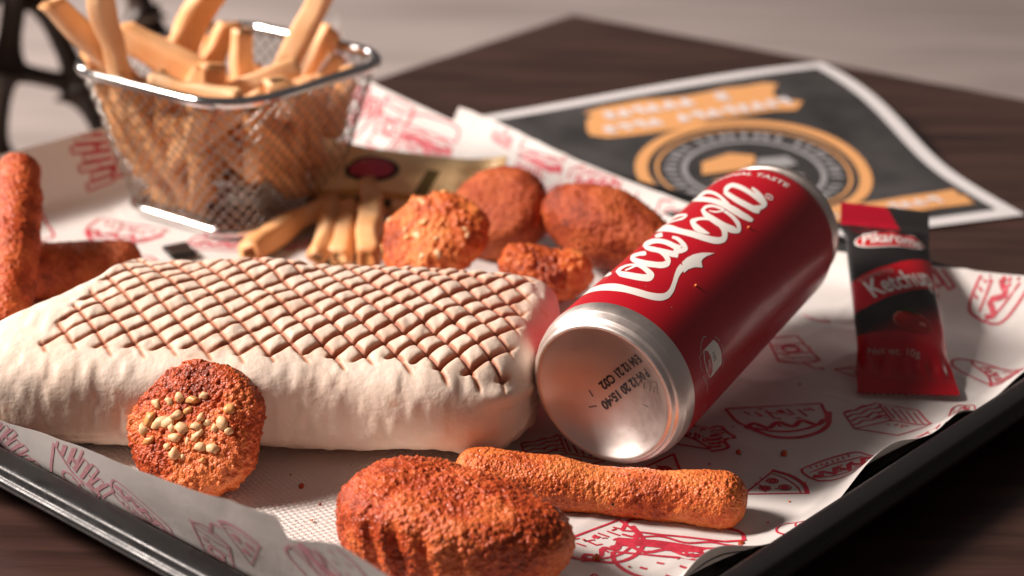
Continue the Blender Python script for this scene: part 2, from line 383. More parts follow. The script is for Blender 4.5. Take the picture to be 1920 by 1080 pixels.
# ------------------------------------------------------------------ tray
K = np.array([.002, .352, 0]); EA = np.array([-.769, .639, 0]); EB = np.array([.669, .743, 0])
def AB(a, b, z): return K+np.multiply.outer(np.asarray(a, float), EA)+np.multiply.outer(np.asarray(b, float), EB)+np.multiply.outer(np.asarray(z, float), np.array([0, 0, 1.0]))
def rrect(a0, a1, b0, b1, rad, n=10):
    out = []
    for cx_, cy_, s in ((a1-rad, b1-rad, 0), (a0+rad, b1-rad, 90), (a0+rad, b0+rad, 180), (a1-rad, b0+rad, 270)):
        for k in range(n+1):
            t = math.radians(s+90*k/n); out.append((cx_+rad*math.cos(t), cy_+rad*math.sin(t)))
    return np.array(out)
TA, TB = .458, .368
prof = [(.028, -.0046), (.022, -.0040), (.0125, .0085), (.0022, .0085), (.0006, .0098), (0, .0110), (0, .0122), (.0004, .0128), (.0012, .0131), (.0018, .0136), (.0022, .0150), (.0028, .0157), (.0038, .0160), (.0095, .0160), (.0112, .0152), (.0215, .0006), (.027, -.0006)]
rings = []
for d, z in prof:
    q = rrect(d, TA-d, d, TB-d, max(.034-d, .008)); rings.append(AB(q[:, 0], q[:, 1], np.full(len(q), z)))
n = len(rings[0]); V = np.concatenate(rings)
Fc = gridf(len(prof), n, False, True).tolist()+[list(range(n))[::-1], [(len(prof)-1)*n+k for k in range(n)]]
tray = mesh('serving_tray', V, Fc, M_TRAY, org=AB(TA/2, TB/2, TZ+.0004)); tag(tray, 'black plastic serving tray lined with printed paper', 'tray')
for p in tray.data.polygons:
    if len(p.vertices) > 4: p.use_smooth = False

# ------------------------------------------------------------------ printed paper
def bend(x, ang, R):
    x = np.maximum(x, 0); th = np.minimum(x/R, ang); rem = np.maximum(x-R*ang, 0)
    return R*np.sin(th)+rem*math.cos(ang), R*(1-np.cos(th))+rem*math.sin(ang)
def interp(x, tbl):
    t = np.array(tbl); return np.interp(x, t[:, 0], t[:, 1])
RAD = math.radians
def paper_pos(s, t, lift=0.0, out=0.0, seed=3):
    """sheet coordinates in metres to the scene"""
    s = np.asarray(s, float); t = np.asarray(t, float)
    h1, v1 = bend(.034-s, RAD(40), .014); h2, v2 = bend(s-.418, RAD(62), .014)
    h3, v3 = bend(.031-t, RAD(70), .012); h4, v4 = bend(t-.338, RAD(60), .014)
    a = np.clip(s, .034, .418)-h1+h2; b = np.clip(t, .031, .338)-h3+h4
    P0 = np.column_stack([s, t, np.zeros_like(s)])
    z = v1+v2+v3+v4+.0012
    # limp waves of the free margin
    z = z+.0045*smooth(.034-s, 0, .02)*np.sin(t*58+1.3)*(1-smooth(t, .30, .36))+.0024*smooth(.034-s, .004, .022)*np.sin(t*131)
    a = a+.0026*smooth(.034-s, 0, .02)*np.sin(t*73+.4)
    b = b+.0035*smooth(t-.338, .01, .04)*np.sin(s*41+.5)
    b = b+.002*smooth(.031-t, .01, .04)*np.sin(s*37)
    z = z+.0004*vnoise(P0, .03, seed)+.00025*vnoise(P0, .011, seed+1)
    crease = np.abs(vnoise(P0, .055, seed+5)); z = z+.0007*np.exp(-crease/.05)+.0004*np.exp(-np.abs(vnoise(P0, .03, seed+6))/.06)
    return AB(a, b+out, z+lift+out*.2)
T_MIN = [(.0, .014), (.02, .010), (.051, -.014), (.068, -.0195), (.0885, -.0125), (.0892, -.0215), (.172, -.006), (.228, .0035), (.30, .006), (.46, .004)]
T_MAX = [(.0, .372), (.037, .371), (.079, .365), (.15, .356), (.195, .352), (.289, .358), (.357, .369), (.41, .379), (.46, .379)]
def paper_normal(s, t, fn):
    e = 4e-4; u = fn(s+e, t)-fn(s-e, t); v = fn(s, t+e)-fn(s, t-e)
    n_ = np.cross(v, u); n_ /= np.linalg.norm(n_, axis=1)[:, None]+1e-12
    return n_*np.sign(n_[:, 2:3]+1e-9)
def sheet(name, s0, s1, tmin, tmax, ns, ntt, fn, label):
    u = np.linspace(0, 1, ns); 
    ss = s0+(s1-s0)*u; 
    ss = np.sort(np.concatenate([ss, [.0886, .0891]])) if s0 < .0886 < s1 else ss
    ns = len(ss); v = np.linspace(0, 1, ntt)
    lo = interp(ss, tmin); hi = interp(ss, tmax)
    S = np.repeat(ss, ntt); T = (lo[:, None]+(hi-lo)[:, None]*v[None]).ravel()
    P = fn(S, T)
    nn = paper_normal(S, T, fn)
    V = np.concatenate([P, P-nn*.00006]); f = gridf(ns, ntt); f2 = f[:, ::-1]+len(P)
    o = mesh(name, V, np.concatenate([f, f2]), M_PAPER, org=AB(.23, .18, .0005))
    return tag(o, label, 'paper')
paper1 = sheet('printed_paper', .0155, .459, T_MIN, T_MAX, 250, 220, paper_pos, 'white greaseproof paper with red food drawings lining the tray')
fn2 = lambda s, t: paper_pos(s, t, .0, .0022, 8)
paper2 = sheet('printed_paper', .10, .357, [(0, .30), (.5, .30)], [(.10, .350), (.14, .358), (.195, .3585), (.289, .3675), (.357, .375)], 130, 60, fn2, 'second printed paper sheet standing up behind the first along the back rim')

# --- line drawings of food, as strokes in a unit square
def circ(cx_, cy_, rx, ry, a0=0, a1=360, n=18): 
    t = np.radians(np.linspace(a0, a1, n)); return np.column_stack([cx_+rx*np.cos(t), cy_+ry*np.sin(t)])
def wob(x0, x1, y, amp, k, n=24, ph=0):
    x_ = np.linspace(x0, x1, n); return np.column_stack([x_, y+amp*np.sin(k*x_+ph)])
def L(*p): return catmull(np.array(p, float), 5)
def Ln(*p):
    P = np.array(p, float); out = [P[:1]]
    for a, b in zip(P[:-1], P[1:]): out.append(a+(b-a)*np.linspace(0, 1, 7)[1:, None])
    return np.concatenate(out)
def d_burger():
    st = [(circ(0, .15, .85, .7, 0, 180), .07), (Ln((-.85, .15), (.85, .15)), .05), (wob(-.9, .9, .02, .07, 11), .07), (wob(-.85, .85, -.14, .02, 6), .2), (wob(-.8, .8, -.32, .05, 9, ph=1), .05),
          (L((-.82, -.42), (-.7, -.75), (0, -.82), (.7, -.75), (.82, -.42)), .06), (Ln((-.82, -.42), (.82, -.42)), .05)]
    for x_, y_ in ((-.4, .5), (-.05, .62), (.3, .48), (.1, .35), (-.2, .33), (.5, .3)): st.append((Ln((x_-.05, y_), (x_+.05, y_+.03)), .05))
    return st
def d_fries():
    st = [(Ln((-.55, .05), (-.4, -.9), (.4, -.9), (.55, .05)), .06), (L((-.55, .05), (0, -.2), (.55, .05)), .06)]
    for k in range(7):
        x_ = -.48+k*.16; h = .5+.35*((k*37) % 5)/5; st += [(Ln((x_, 0-.1*(1-abs(k-3)/3)), (x_-.04+.03*k, h), (x_+.09+.03*k, h), (x_+.13, -.1*(1-abs(k-3)/3))), .045)]
    return st+[(circ(0, -.5, .2, .2), .05)]
def d_pizza():
    st = [(Ln((0, -.95), (-.75, .55)), .06), (Ln((0, -.95), (.75, .55)), .06), (L((-.8, .55), (-.4, .78), (0, .84), (.4, .78), (.8, .55)), .14), (L((-.68, .42), (-.3, .58), (.3, .58), (.68, .42)), .05)]
    for x_, y_, r_ in ((-.2, .25, .16), (.28, .2, .15), (.02, -.25, .14)): st += [(circ(x_, y_, r_, r_), .05), (circ(x_, y_, r_*.45, r_*.45), .09)]
    return st
def d_sandwich():
    st = [(Ln((-.8, .35), (0, .75), (.85, .45), (.1, .05), (-.8, .35)), .05), (Ln((-.8, .35), (-.78, -.45), (.1, -.8), (.1, .05)), .05), (Ln((.1, -.8), (.83, -.35), (.85, .45)), .05)]
    for k in range(4): 
        y_ = .18-k*.2; st.append((wob(-.76, .08, y_-.05, .035, 16, ph=k)+np.column_stack([np.zeros(24), -.35*np.linspace(0, 1, 24)]), .06))
    for k in range(5): st.append((Ln((.18+k*.13, -.62+k*.09), (.2+k*.13, .0+k*.08)), .045))
    return st
def d_taco():
    st = [(L((-.9, -.35), (-.75, .35), (0, .68), (.75, .35), (.9, -.35)), .07), (Ln((-.9, -.35), (.9, -.35)), .06), (L((-.7, .45), (-.3, .85), (.2, .9), (.7, .6), (.95, .0)), .1), (wob(-.75, .75, .4, .1, 14), .11)]
    for k in range(7): st.append((Ln((-.6+k*.2, -.2+.05*(k % 2)), (-.52+k*.2, -.05+.1*(k % 3))), .05))
    return st
def d_cup():
    return [(Ln((-.5, .45), (-.36, -.9), (.36, -.9), (.5, .45)), .06), (circ(0, .45, .5, .12), .05), (L((-.55, .5), (0, .75), (.55, .5)), .05), (Ln((.05, .62), (.2, 1.05), (.42, 1.1)), .07), (Ln((-.46, .05), (.46, .05)), .05), (Ln((-.41, -.45), (.41, -.45)), .05), (circ(0, -.2, .2, .17), .09)]
def d_hotdog():
    st = [(L((-.95, 0), (-.8, .35), (0, .45), (.8, .35), (.95, 0)), .06), (L((-.95, 0), (-.8, -.38), (0, -.48), (.8, -.38), (.95, 0)), .06), (wob(-.85, .85, .03, .1, 15), .13), (L((-.8, .15), (0, .25), (.8, .15)), .05), (L((-.8, -.15), (0, -.25), (.8, -.15)), .05)]
    for k in range(8): st.append((Ln((-.6+k*.16, -.3), (-.55+k*.16, -.4)), .05))
    return st
def d_wrap():
    st = [(L((-.5, .5), (-.35, -.6), (0, -.95), (.35, -.6), (.5, .5)), .07), (L((-.5, .5), (-.1, .1), (.1, -.4), (.3, -.7)), .06), (L((-.6, .5), (-.4, .85), (-.1, .75), (.1, .95), (.35, .75), (.6, .6), (.5, .4)), .09)]
    for k in range(6): st.append((L((-.4+k*.15, .42), (-.36+k*.15, .62), (-.3+k*.15, .7)), .09))
    for k in range(4): st.append((circ(-.1+.1*k, .35-.2*k, .07, .05), .05))
    return st
DOOD = [d_burger(), d_fries(), d_pizza(), d_sandwich(), d_taco(), d_cup(), d_hotdog(), d_wrap()]
_rd = random.Random(5)
for _d in DOOD:                # hatching and crumbs inside each drawing
    for _k in range(12):
        _a = _rd.uniform(0, 6.28); _r = _rd.uniform(.08, .52); _x, _y = _r*math.cos(_a), _r*math.sin(_a)*.8; _l = _rd.uniform(.06, .16); _b = _rd.uniform(-.6, 1.4)
        _d.append((L((_x, _y), (_x+_l*math.cos(_b)*.6, _y+_l*math.sin(_b)*.4), (_x+_l*math.cos(_b), _y+_l*math.sin(_b))), _rd.uniform(.035, .06)))
def stroke_mesh(strokes, tf, inside):
    parts = []; k = 0; V = []; Fc = []
    for P, wd in strokes:
        v, f = ribbon(P, wd*.95); q = tf(v); ok = inside(q)
        fs = [[i+k for i in g] for g in f if all(ok[i] for i in g)]
        V.append(q); Fc += fs; k += len(q)
    return np.concatenate(V), Fc
def print_on(sheet_obj, fn, tmin, tmax, srange, kind, s, t, rot, size, back=False):
    c, sn = math.cos(rot), math.sin(rot)
    def tf(v): return np.column_stack([s+size*(v[:, 0]*c-v[:, 1]*sn), t+size*(v[:, 0]*sn+v[:, 1]*c)])
    def inside(q): return (q[:, 1] > interp(q[:, 0], tmin)+.0006) & (q[:, 1] < interp(q[:, 0], tmax)-.0006) & (q[:, 0] > srange[0]+.0008) & (q[:, 0] < srange[1]-.0008)
    q, Fc = stroke_mesh(DOOD[kind], tf, inside)
    if not Fc: return
    nn = paper_normal(q[:, 0], q[:, 1], fn); P = fn(q[:, 0], q[:, 1])
    mesh('printed_drawing', P+nn*.00016, Fc, M_INK, sheet_obj, False)
    if back: mesh('printed_drawing', P-nn*.00017, Fc, M_INK_BACK, sheet_obj, False)
# (kind, s, t, degrees, half size)
UPR = -50.0   # turns a drawing upright for the viewer
PR = [(1, .448, .213, 188, .024), (4, .391, .186, 160, .020), (6, .345, .205, 140, .018), (0, .425, .150, 200, .02), (5, .405, .245, 150, .02),
      (2, .447, .370, 30, .014), (7, .418, .357, 20, .021), (5, .392, .362, 10, .02), (0, .366, .352, 185, .020), (1, .30, .357, 175, .015),
      (4, .33, .30, 40, .02), (6, .25, .315, 140, .02), (2, .215, .255, 70, .02), (3, .165, .285, 100, .018), (1, .125, .325, 130, .019),
      (1, .096, .358, 140, .021), (6, .056, .367, 100, .021), (3, .043, .247, 130, .0165), (4, .073, .225, 130, .0195), (6, .035, .205, 105, .0150),
      (2, .068, .278, 60, .014), (7, .036, .308, 100, .0165), (0, .041, .123, 150, .0230), (4, .064, .112, 100, .0155), (2, .044, .178, 20, .012),
      (2, .112, .318, 200, .012), (5, .100, .275, 130, .016), (7, .086, .190, 60, .016), (3, .110, .150, 130, .016), (0, .345, .115, 140, .0165), (2, .318, .075, 140, .016),
      (5, .30, .035, 120, .02), (1, .125, .235, 140, .018), (7, .016, .150, 120, .012), (2, .018, .232, 90, .012), (6, .020, .265, 60, .013), (7, .02, .34, 80, .016)]
rp = random.Random(21)
for gi in range(11):
    for gj in range(9):
        s = .04+gi*.039+rp.uniform(-.006, .006); t = .045+gj*.037+rp.uniform(-.006, .006); kd = rp.randrange(8); dg = rp.uniform(95, 185); sz = rp.uniform(.013, .017)
        if all(math.hypot(s-q[1], t-q[2]) > (sz+q[4])*.92 for q in PR): PR.append((kd, s, t, dg, sz))
for kd, s, t, dg, sz in PR: print_on(paper1, paper_pos, T_MIN, T_MAX, (.0155, .459), kd, s, t, RAD(dg), sz)
for kd, s, t, dg, sz in [(1, .196, .010, 140, .020), (5, .130, .012, 165, .0150), (2, .112, .002, 170, .010), (0, .075, -.004, 130, .0165), (6, .165, .014, 150, .014), (1, .235, .015, 130, .016), (7, .048, .006, 120, .012)]:
    print_on(paper1, paper_pos, T_MIN, T_MAX, (.0155, .459), kd, s, t, RAD(dg), sz, True)
P2MIN, P2MAX = [(0, .30), (.5, .30)], [(.10, .350), (.14, .358), (.195, .3585), (.289, .3675), (.357, .375)]
for kd, s, t, dg, sz in [(1, .325, .366, 185, .012), (0, .297, .356, 180, .018), (6, .262, .358, 170, .016), (5, .243, .350, 185, .014), (1, .215, .345, 170, .016), (7, .17, .35, 190, .014)]:
    print_on(paper2, fn2, P2MIN, P2MAX, (.10, .357), kd, s, t, RAD(dg), sz)

# ------------------------------------------------------------------ napkin under the wrap
nu, nv = 330, 250
n0 = np.array([-.190, .575]); nd = np.array([math.cos(RAD(-12)), math.sin(RAD(-12))]); ne = np.array([nd[1], -nd[0]])*1.0
U, W_ = np.meshgrid(np.linspace(0, .185, nu), np.linspace(0, .122, nv), indexing='ij'); U = U.ravel(); W_ = W_.ravel()
P = n0+U[:, None]*nd+W_[:, None]*ne
# keep it on the flat of the tray: clip against the bend of the paper
bb = (P-K[:2])@EB[:2]
dots = .00045*(np.cos(U*2*np.pi/.0029)*np.cos(W_*2*np.pi/.0024)+.5*np.cos(U*2*np.pi/.0029+W_*2*np.pi/.0024))
z = .0028+dots+.0006*vnoise(np.column_stack([U, W_, U*0]), .025, 5)+bend(.034-bb, RAD(60), .012)[1]
V = np.column_stack([P, z]); f = gridf(nu, nv)
keep = bb[f].min(1) > .021
nap = mesh('paper_napkin', np.concatenate([V, V-np.array([0, 0, .0008])]), np.concatenate([f[keep][:, ::-1], f[keep]+len(V)]), M_NAPKIN)
tag(nap, 'white embossed paper napkin lying under the grilled wrap', 'napkin')

# ------------------------------------------------------------------ menu sheet on the table
mn = np.array([.2455, .7955]); mp_ = np.array([math.cos(RAD(201)), math.sin(RAD(201))]); mq = np.array([math.cos(RAD(109)), math.sin(RAD(109))])
def menu_pos(p, q, dz=0.0):
    p = np.asarray(p, float); q = np.asarray(q, float)
    zz = TZ+.0012+dz+.021*smooth(q, .05, .235)*np.exp(-(p/.20)**2)+.004*np.sin(np.clip(q/.21, 0, 1)*np.pi)*np.exp(-(p/.05)**2)
    bow = .004*np.sin(np.clip(q/.21, 0, 1)*2*np.pi)*np.exp(-(p/.09)**2)
    return np.column_stack([mn[0]+mp_[0]*(p+bow)+mq[0]*q, mn[1]+mp_[1]*(p+bow)+mq[1]*q, zz])
def rectgrid(p0, p1, q0, q1, n1=60, n2=50):
    A, B = np.meshgrid(np.linspace(p0, p1, n1), np.linspace(q0, q1, n2), indexing='ij'); return A.ravel(), B.ravel(), gridf(n1, n2)
a_, b_, f = rectgrid(0, .297, 0, .210); V = menu_pos(a_, b_)
menu = mesh('menu_sheet', np.concatenate([V, V-np.array([0, 0, .0004])]), np.concatenate([f, f[:, ::-1]+len(V)]), M_MENU_W, org=menu_pos([.15], [.1])[0])
tag(menu, 'curling black and orange menu sheet with white border on the table', 'menu')
a_, b_, f = rectgrid(.0095, .2875, .0095, .2005); mesh('printed_field', menu_pos(a_, b_, .0004), f, M_MENU_K, menu)
def mstroke(P, wd, dz, mat, name):
    v, f = ribbon(P, wd); return mesh(name, menu_pos(v[:, 0], v[:, 1], dz), f, mat, menu, False)
def mpoly(P, dz, mat, name):
    v, f = polyfill(P, .008); return mesh(name, menu_pos(v[:, 0], v[:, 1], dz), f, mat, menu, False)
rnd = random.Random(4)
def banner(p0, p1, q0, q1, rag, name='printed_banner'):
    top = [(p0+(p1-p0)*k/9, q1+rnd.uniform(-rag, rag)*.5) for k in range(10)]; bot = [(p1-(p1-p0)*k/9, q0+rnd.uniform(-rag, rag)*.5) for k in range(10)]
    e1 = [(p1+rnd.uniform(-rag, rag)*1.6, q1-(q1-q0)*(k+1)/6) for k in range(5)]; e0 = [(p0+rnd.uniform(-rag, rag)*1.6, q0+(q1-q0)*(k+1)/6) for k in range(5)]
    mpoly(top+e1+bot+e0, .0008, M_MENU_O, name)
def scribble(p0, p1, q, h, wd):     # a blurred, unreadable line of lettering
    x_ = p0; parts = []
    while x_ < p1:
        w_ = rnd.uniform(.55, .95)*h
        if rnd.random() > .12:
            k = rnd.randrange(3)
            pts = [[(x_, q), (x_, q+h), (x_+w_*.8, q+h*.8), (x_, q+h*.5)], [(x_, q), (x_+w_*.4, q+h), (x_+w_*.8, q)], [(x_+w_*.7, q+h), (x_, q+h*.8), (x_+w_*.7, q+h*.35), (x_, q)]][k]
            v, f = ribbon(Ln(*pts), wd); parts.append((menu_pos(v[:, 0], v[:, 1], .0012), f))
        x_ += w_+h*.3
    V, Fc = join(parts); mesh('printed_lettering', V, Fc, M_MENU_W, menu, False)
banner(.050, .158, .152, .190, .006)
scribble(.068, .145, .174, .009, .0032); scribble(.050, .152, .157, .008, .003)
banner(.015, .105, .018, .036, .001); scribble(.03, .10, .023, .007, .0022)
banner(.200, .255, .150, .175, .006)
cP, cQ = .101, .090
for r_, wd, mt, dz in ((.0585, .0065, M_MENU_O, .0008), (.0505, .0016, M_MENU_O, .0008), (.0365, .0028, M_MENU_G, .0008)):
    mstroke(circ(cP, cQ, r_, r_, 0, 360, 80), wd, dz, mt, 'printed_ring')
parts = []
for k in range(44):
    t = 2*np.pi*k/44
    if k % 9 == 8: continue
    a0 = np.array([cP+.040*math.cos(t), cQ+.040*math.sin(t)]); a1 = np.array([cP+.0465*math.cos(t+.03*(k % 3-1)), cQ+.0465*math.sin(t+.03*(k % 3-1))])
    v, f = ribbon(Ln(a0, a1), .0028); parts.append((menu_pos(v[:, 0], v[:, 1], .0008), f))
V, Fc = join(parts); mesh('printed_lettering', V, Fc, M_MENU_G, menu, False)
mpoly([(cP+.028, cQ+.004), (cP+.022, cQ+.018), (cP+.004, cQ+.024), (cP-.008, cQ+.018), (cP-.004, cQ+.008), (cP+.006, cQ+.004)], .0010, M_MENU_O, 'printed_emblem')
mpoly([(cP+.026, cQ-.004), (cP-.008, cQ-.002), (cP-.010, cQ-.014), (cP+.014, cQ-.020)], .0010, M_MENU_O, 'printed_emblem')
mpoly([(cP-.008, cQ+.014), (cP-.024, cQ+.012), (cP-.026, cQ+.002), (cP-.012, cQ+.000), (cP-.024, cQ-.012), (cP-.011, cQ-.014), (cP-.002, cQ+.002)], .0010, M_MENU_G, 'printed_emblem')

# ------------------------------------------------------------------ grilled wrap
def build_wrap():
    nx, nf = 560, 440
    u = np.sin(np.linspace(-1, 1, nx)*np.pi/2*.985)/math.sin(np.pi/2*.985)
    u = .55*np.linspace(-1, 1, nx)+.45*u
    u = np.clip(u, -.99995, .99995)
    # rings spread evenly over the section, more on the top than underneath
    td = np.linspace(-np.pi/2, 3*np.pi/2, 6001); nd_ = np.where(np.sin(td) > 0, 4.6, 2.9)
    cy_ = .0455*np.sign(np.cos(td))*np.abs(np.cos(td))**(2/nd_); cz_ = .020*np.sign(np.sin(td))*np.abs(np.sin(td))**(2/nd_)
    wt = np.where((np.sin(td) > 0), 1.0, .28); al = np.concatenate([[0], np.cumsum(np.hypot(np.diff(cy_), np.diff(cz_))*wt[1:])])
    ph = np.interp(np.linspace(0, al[-1], nf, endpoint=False), al, td)
    U, PH = np.meshgrid(u, ph, indexing='ij'); U = U.ravel(); PH = PH.ravel()
    kl = U < 0
    fr = np.where(kl, (1-np.abs(U)**7.0)**(1/2.4), (1-np.abs(U)**22.0)**(1/3.2))            # width along the roll
    fz = np.where(kl, (1-np.abs(U)**6.0)**(1/1.8), (1-np.abs(U)**12.0)**(1/3.0))
    c, s = np.cos(PH), np.sin(PH)
    n2 = np.where(s > 0, 4.6, 2.9)
    yy = np.sign(c)*np.abs(c)**(2/n2); zz = np.sign(s)*np.abs(s)**(2/n2)
    hw = .0485; top = .0240; bot = .0150
    y = yy*hw*fr*(1-.05*smooth(U, .3, 1)); zl = np.where(zz > 0, zz*top*fz, zz*bot*fz)
    zl = zl+np.where(zz > 0, zz*fz*(.0022*np.cos(np.clip(yy, -1, 1)*1.45)+.0022*yy), 0)
    x = -.0915+.1045*U
    # slanted left end, blunt right end
    x = x+(.85*y+.0190)*smooth(-U, .40, 1)+.16*y*smooth(U, .5, 1)
    head = RAD(-3.0)
    X = -.0900+(x+.0900)*math.cos(head)-y*math.sin(head); Y = .5625+(x+.0900)*math.sin(head)+y*math.cos(head)
    Z = bot+.0038+zl
    V = np.column_stack([X, Y, Z]); Q = V.copy()
    # soft bulges and end puckers
    lum = .0018*vnoise(Q, .03, 2)+.0008*vnoise(Q, .012, 3)+.00035*vnoise(Q*np.array([1.6, 1, .7]), .005, 4)
    puck = smooth(U, .80, 1.0)*(.0022*np.sin(PH*9+U*9)+.0015*vnoise(Q*np.array([.5, 1, 1]), .006, 9))*(1-smooth(s, .3, .8))
    puck += smooth(-U, .86, 1.0)*.0012*np.sin(PH*7)
    # grill grid pressed into the top
    fa = RAD(-58); fb = RAD(48.5); na = np.array([-math.sin(fa), math.cos(fa)]); nb = np.array([-math.sin(fb), math.cos(fb)])
    wig = .0004*vnoise(Q, .02, 12)
    pa, pb = .00885, .0076
    da = (X*na[0]+Y*na[1]+.0012)+wig; db = (X*nb[0]+Y*nb[1]+.003)+wig
    da = np.abs((da/pa+.5) % 1-.5)*pa; db = np.abs((db/pb+.5) % 1-.5)*pb
    ga = np.exp(-(da/.00075)**2); gb = np.exp(-(db/.00075)**2)
    g = np.maximum(ga*.9, gb); gw = np.maximum(np.exp(-(da/.0015)**2)*.8, np.exp(-(db/.0016)**2))
    line_end = .5262+.0018*vnoise(np.column_stack([X, X*0, X*0]), .009, 21)+(-.0013*0)*X
    front = line_end-math.sin(-head)*(X+.0845)*1.0-.004*smooth(X, -.06, .0)
    back = .613+.003*vnoise(np.column_stack([X, X*0, X*0]), .02, 22)
    mask = smooth(Y, front-.0012, front+.0012)*(1-smooth(Y, back, back+.006))*smooth(s, .25, .5)*(1-smooth(X, .0005+.12*(Y-.56), .0065+.12*(Y-.56)))*smooth(X, -.1545+.25*(Y-.545), -.1520+.25*(Y-.545))
    deep = .50+.75*smooth(X, -.13, -.01)*smooth(vnoise(Q, .03, 33), -.7, .4)*(1-.6*smooth(X, -.025, .0))
    mask_a = np.maximum(mask, smooth(Y, front-.0048, front-.0026)*(1-smooth(Y, back, back+.006))*smooth(s, .25, .5)*(1-smooth(X, .0005+.12*(Y-.56), .0065+.12*(Y-.56)))*smooth(X, -.1545+.25*(Y-.545), -.1520+.25*(Y-.545)))
    groove = -(.0007*ga*mask_a+.0013*gb*mask)*deep
    ca = np.clip(da/pa*2, 0, 1); cb = np.clip(db/pb*2, 0, 1)
    pill = -.0012*mask*(1-(1-(1-ca)**4)*(1-(1-cb)**2.6))*deep
    V[:, 2] += groove+pill
    V[:, 1] += -(groove*.35)
    rad = np.column_stack([np.zeros_like(c), c, s])
    seam = -.0014*np.exp(-((Z-.0115-.05*(X+.17)-.001*np.sin(X*90))/.0008)**2)*smooth(-X, .12, .15)*(c < 0)
    seam = seam-.0012*np.exp(-((X-.002-.35*(Z-.012))/.0010)**2)*smooth(-c, .2, .6)*(1-smooth(Z, .016, .024))
    lum = lum+seam
    V += rad*(lum+puck)[:, None]
    V[:, 2] = np.where(V[:, 2] < .0042, .0042+.12*(V[:, 2]-.0042), V[:, 2])
    V[:, 2] = np.maximum(V[:, 2], .0036)
    grill = np.maximum(.66*ga*.9*mask_a, (.62*g+.44*gw)*mask)*(.88+.32*smooth(X, -.14, -.01))+.02*mask
    grill += .30*smooth(vnoise(Q, .0075, 44), .72, .95)*(1-mask)+.14*smooth(fbm(Q, .02, 3, 45), -.1, .9)+.08*smooth(-s, -.5, .4)+.22*smooth(Z, .010, .005)*smooth(-U, .6, 1)  # toasted blotches and browned left end, plus shading painted low on the sides
    caps = [list(range(nf))[::-1], [(nx-1)*nf+k for k in range(nf)]]
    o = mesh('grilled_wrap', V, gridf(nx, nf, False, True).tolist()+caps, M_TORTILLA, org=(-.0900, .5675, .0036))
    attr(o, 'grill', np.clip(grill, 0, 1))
    return tag(o, 'large folded tortilla wrap with criss-cross grill marks, in the middle of the tray', 'wrap')
build_wrap()

# ------------------------------------------------------------------ breaded pieces
def crumbs_on(o, amp=1.0, seed=0, lump=.0011, cell=.0015):
    V = coords(o); n_ = normals(o)
    f1, cid = worley(V+.00035*np.column_stack([vnoise(V, .0016, seed+k) for k in range(3)]), cell, seed)
    f2, cid2 = worley(V, cell*.52, seed+5)
    m = fbm(V, .0065, 3, seed+9); L_ = vnoise(V, .018, seed+3)
    gran = (np.exp(-(f1/.46)**2)-.35)*(.15+1.15*cid)*.00105+(np.exp(-(f2/.46)**2)-.35)*(.4+.8*cid2)*.00050
    V2 = V+n_*((gran*amp+m*.00042*amp+L_*lump)[:, None])
    V2[:, 2] = np.maximum(V2[:, 2], V[:, 2].min()*.55+V2[:, 2].min()*.45)
    setco(o, V2)
    toast_shade = .36-.30*L_*.6-.30*(np.exp(-(f1/.46)**2)-.35)+.30*(cid-.5)+.34*fbm(V, .013, 3, seed+40)  # random browning, plus shade painted into the pits between crumbs
    attr(o, 'toast_shade', np.clip(toast_shade, 0, 1))
def ico(sub):
    bm = bmesh.new(); bmesh.ops.create_icosphere(bm, subdivisions=sub, radius=1.0)
    V = np.array([v.co[:] for v in bm.verts]); Fc = [[v.index for v in f.verts] for f in bm.faces]; bm.free(); return V, Fc
_ico = {}
def blob(name, c, axes, dims, mat, label, cat='nugget', p=2.6, sub=6, amp=1.0, seed=0, lump=.0011, group=None, mod=None, org=None, cell=.0016):
    if sub not in _ico: _ico[sub] = ico(sub)
    D, Fc = _ico[sub]; a, b, h = dims
    r_ = ((((np.abs(D[:, 0])/a)**2.2+(np.abs(D[:, 1])/b)**2.2)**(p/2.2))+(np.abs(D[:, 2])/h)**p)**(-1/p)
    Lc = D*r_[:, None]
    if mod is not None: Lc = mod(Lc, D)
    X_, Y_, Z_ = [nrm(v) for v in axes]
    V = np.asarray(c)+Lc[:, 0:1]*X_+Lc[:, 1:2]*Y_+Lc[:, 2:3]*Z_
    o = mesh(name, V, Fc, mat, org=org)
    crumbs_on(o, amp, seed, lump, cell)
    return tag(o, label, cat, group)
def stick(name, p0, p1, r_, mat, label, seed=0, amp=1.0, flat=1.0, nu=320, nv=150, group=None):
    p0 = np.asarray(p0, float); p1 = np.asarray(p1, float); Lg = np.linalg.norm(p1-p0); d = (p1-p0)/Lg
    side = nrm(np.cross(d, [0, 0, 1.0])); upv = np.cross(side, d)
    t = np.linspace(0, 1, nu); t = .5-.5*np.cos(np.pi*t)*(.35)-.5*(1-2*t)*(.65); t = np.clip(t, 0, 1)
    e = np.minimum(t, 1-t)*Lg/r_; w_ = np.where(e < 1, (1-(1-np.clip(e, 0, 1))**2.3)**(1/2.3), 1.0); w_ = np.maximum(w_, .004)
    w_ = w_*(1+.05*np.sin(t*9+seed)+.03*np.sin(t*23+seed))
    th = np.linspace(0, 2*np.pi, nv, endpoint=False)
    bow = .0012*np.sin(np.pi*t)
    V = (p0+d*(t*Lg)[:, None]+side*bow[:, None])[:, None]+(r_*w_)[:, None, None]*(np.cos(th)[None, :, None]*side+flat*np.sin(th)[None, :, None]*upv)
    Fc = gridf(nu, nv, False, True, True).tolist()+[list(range(nv)), [(nu-1)*nv+k for k in range(nv)][::-1]]
    o = mesh(name, V.reshape(-1, 3), Fc, mat); crumbs_on(o, amp, seed, .0006)
    return tag(o, label, 'cheese stick', group)
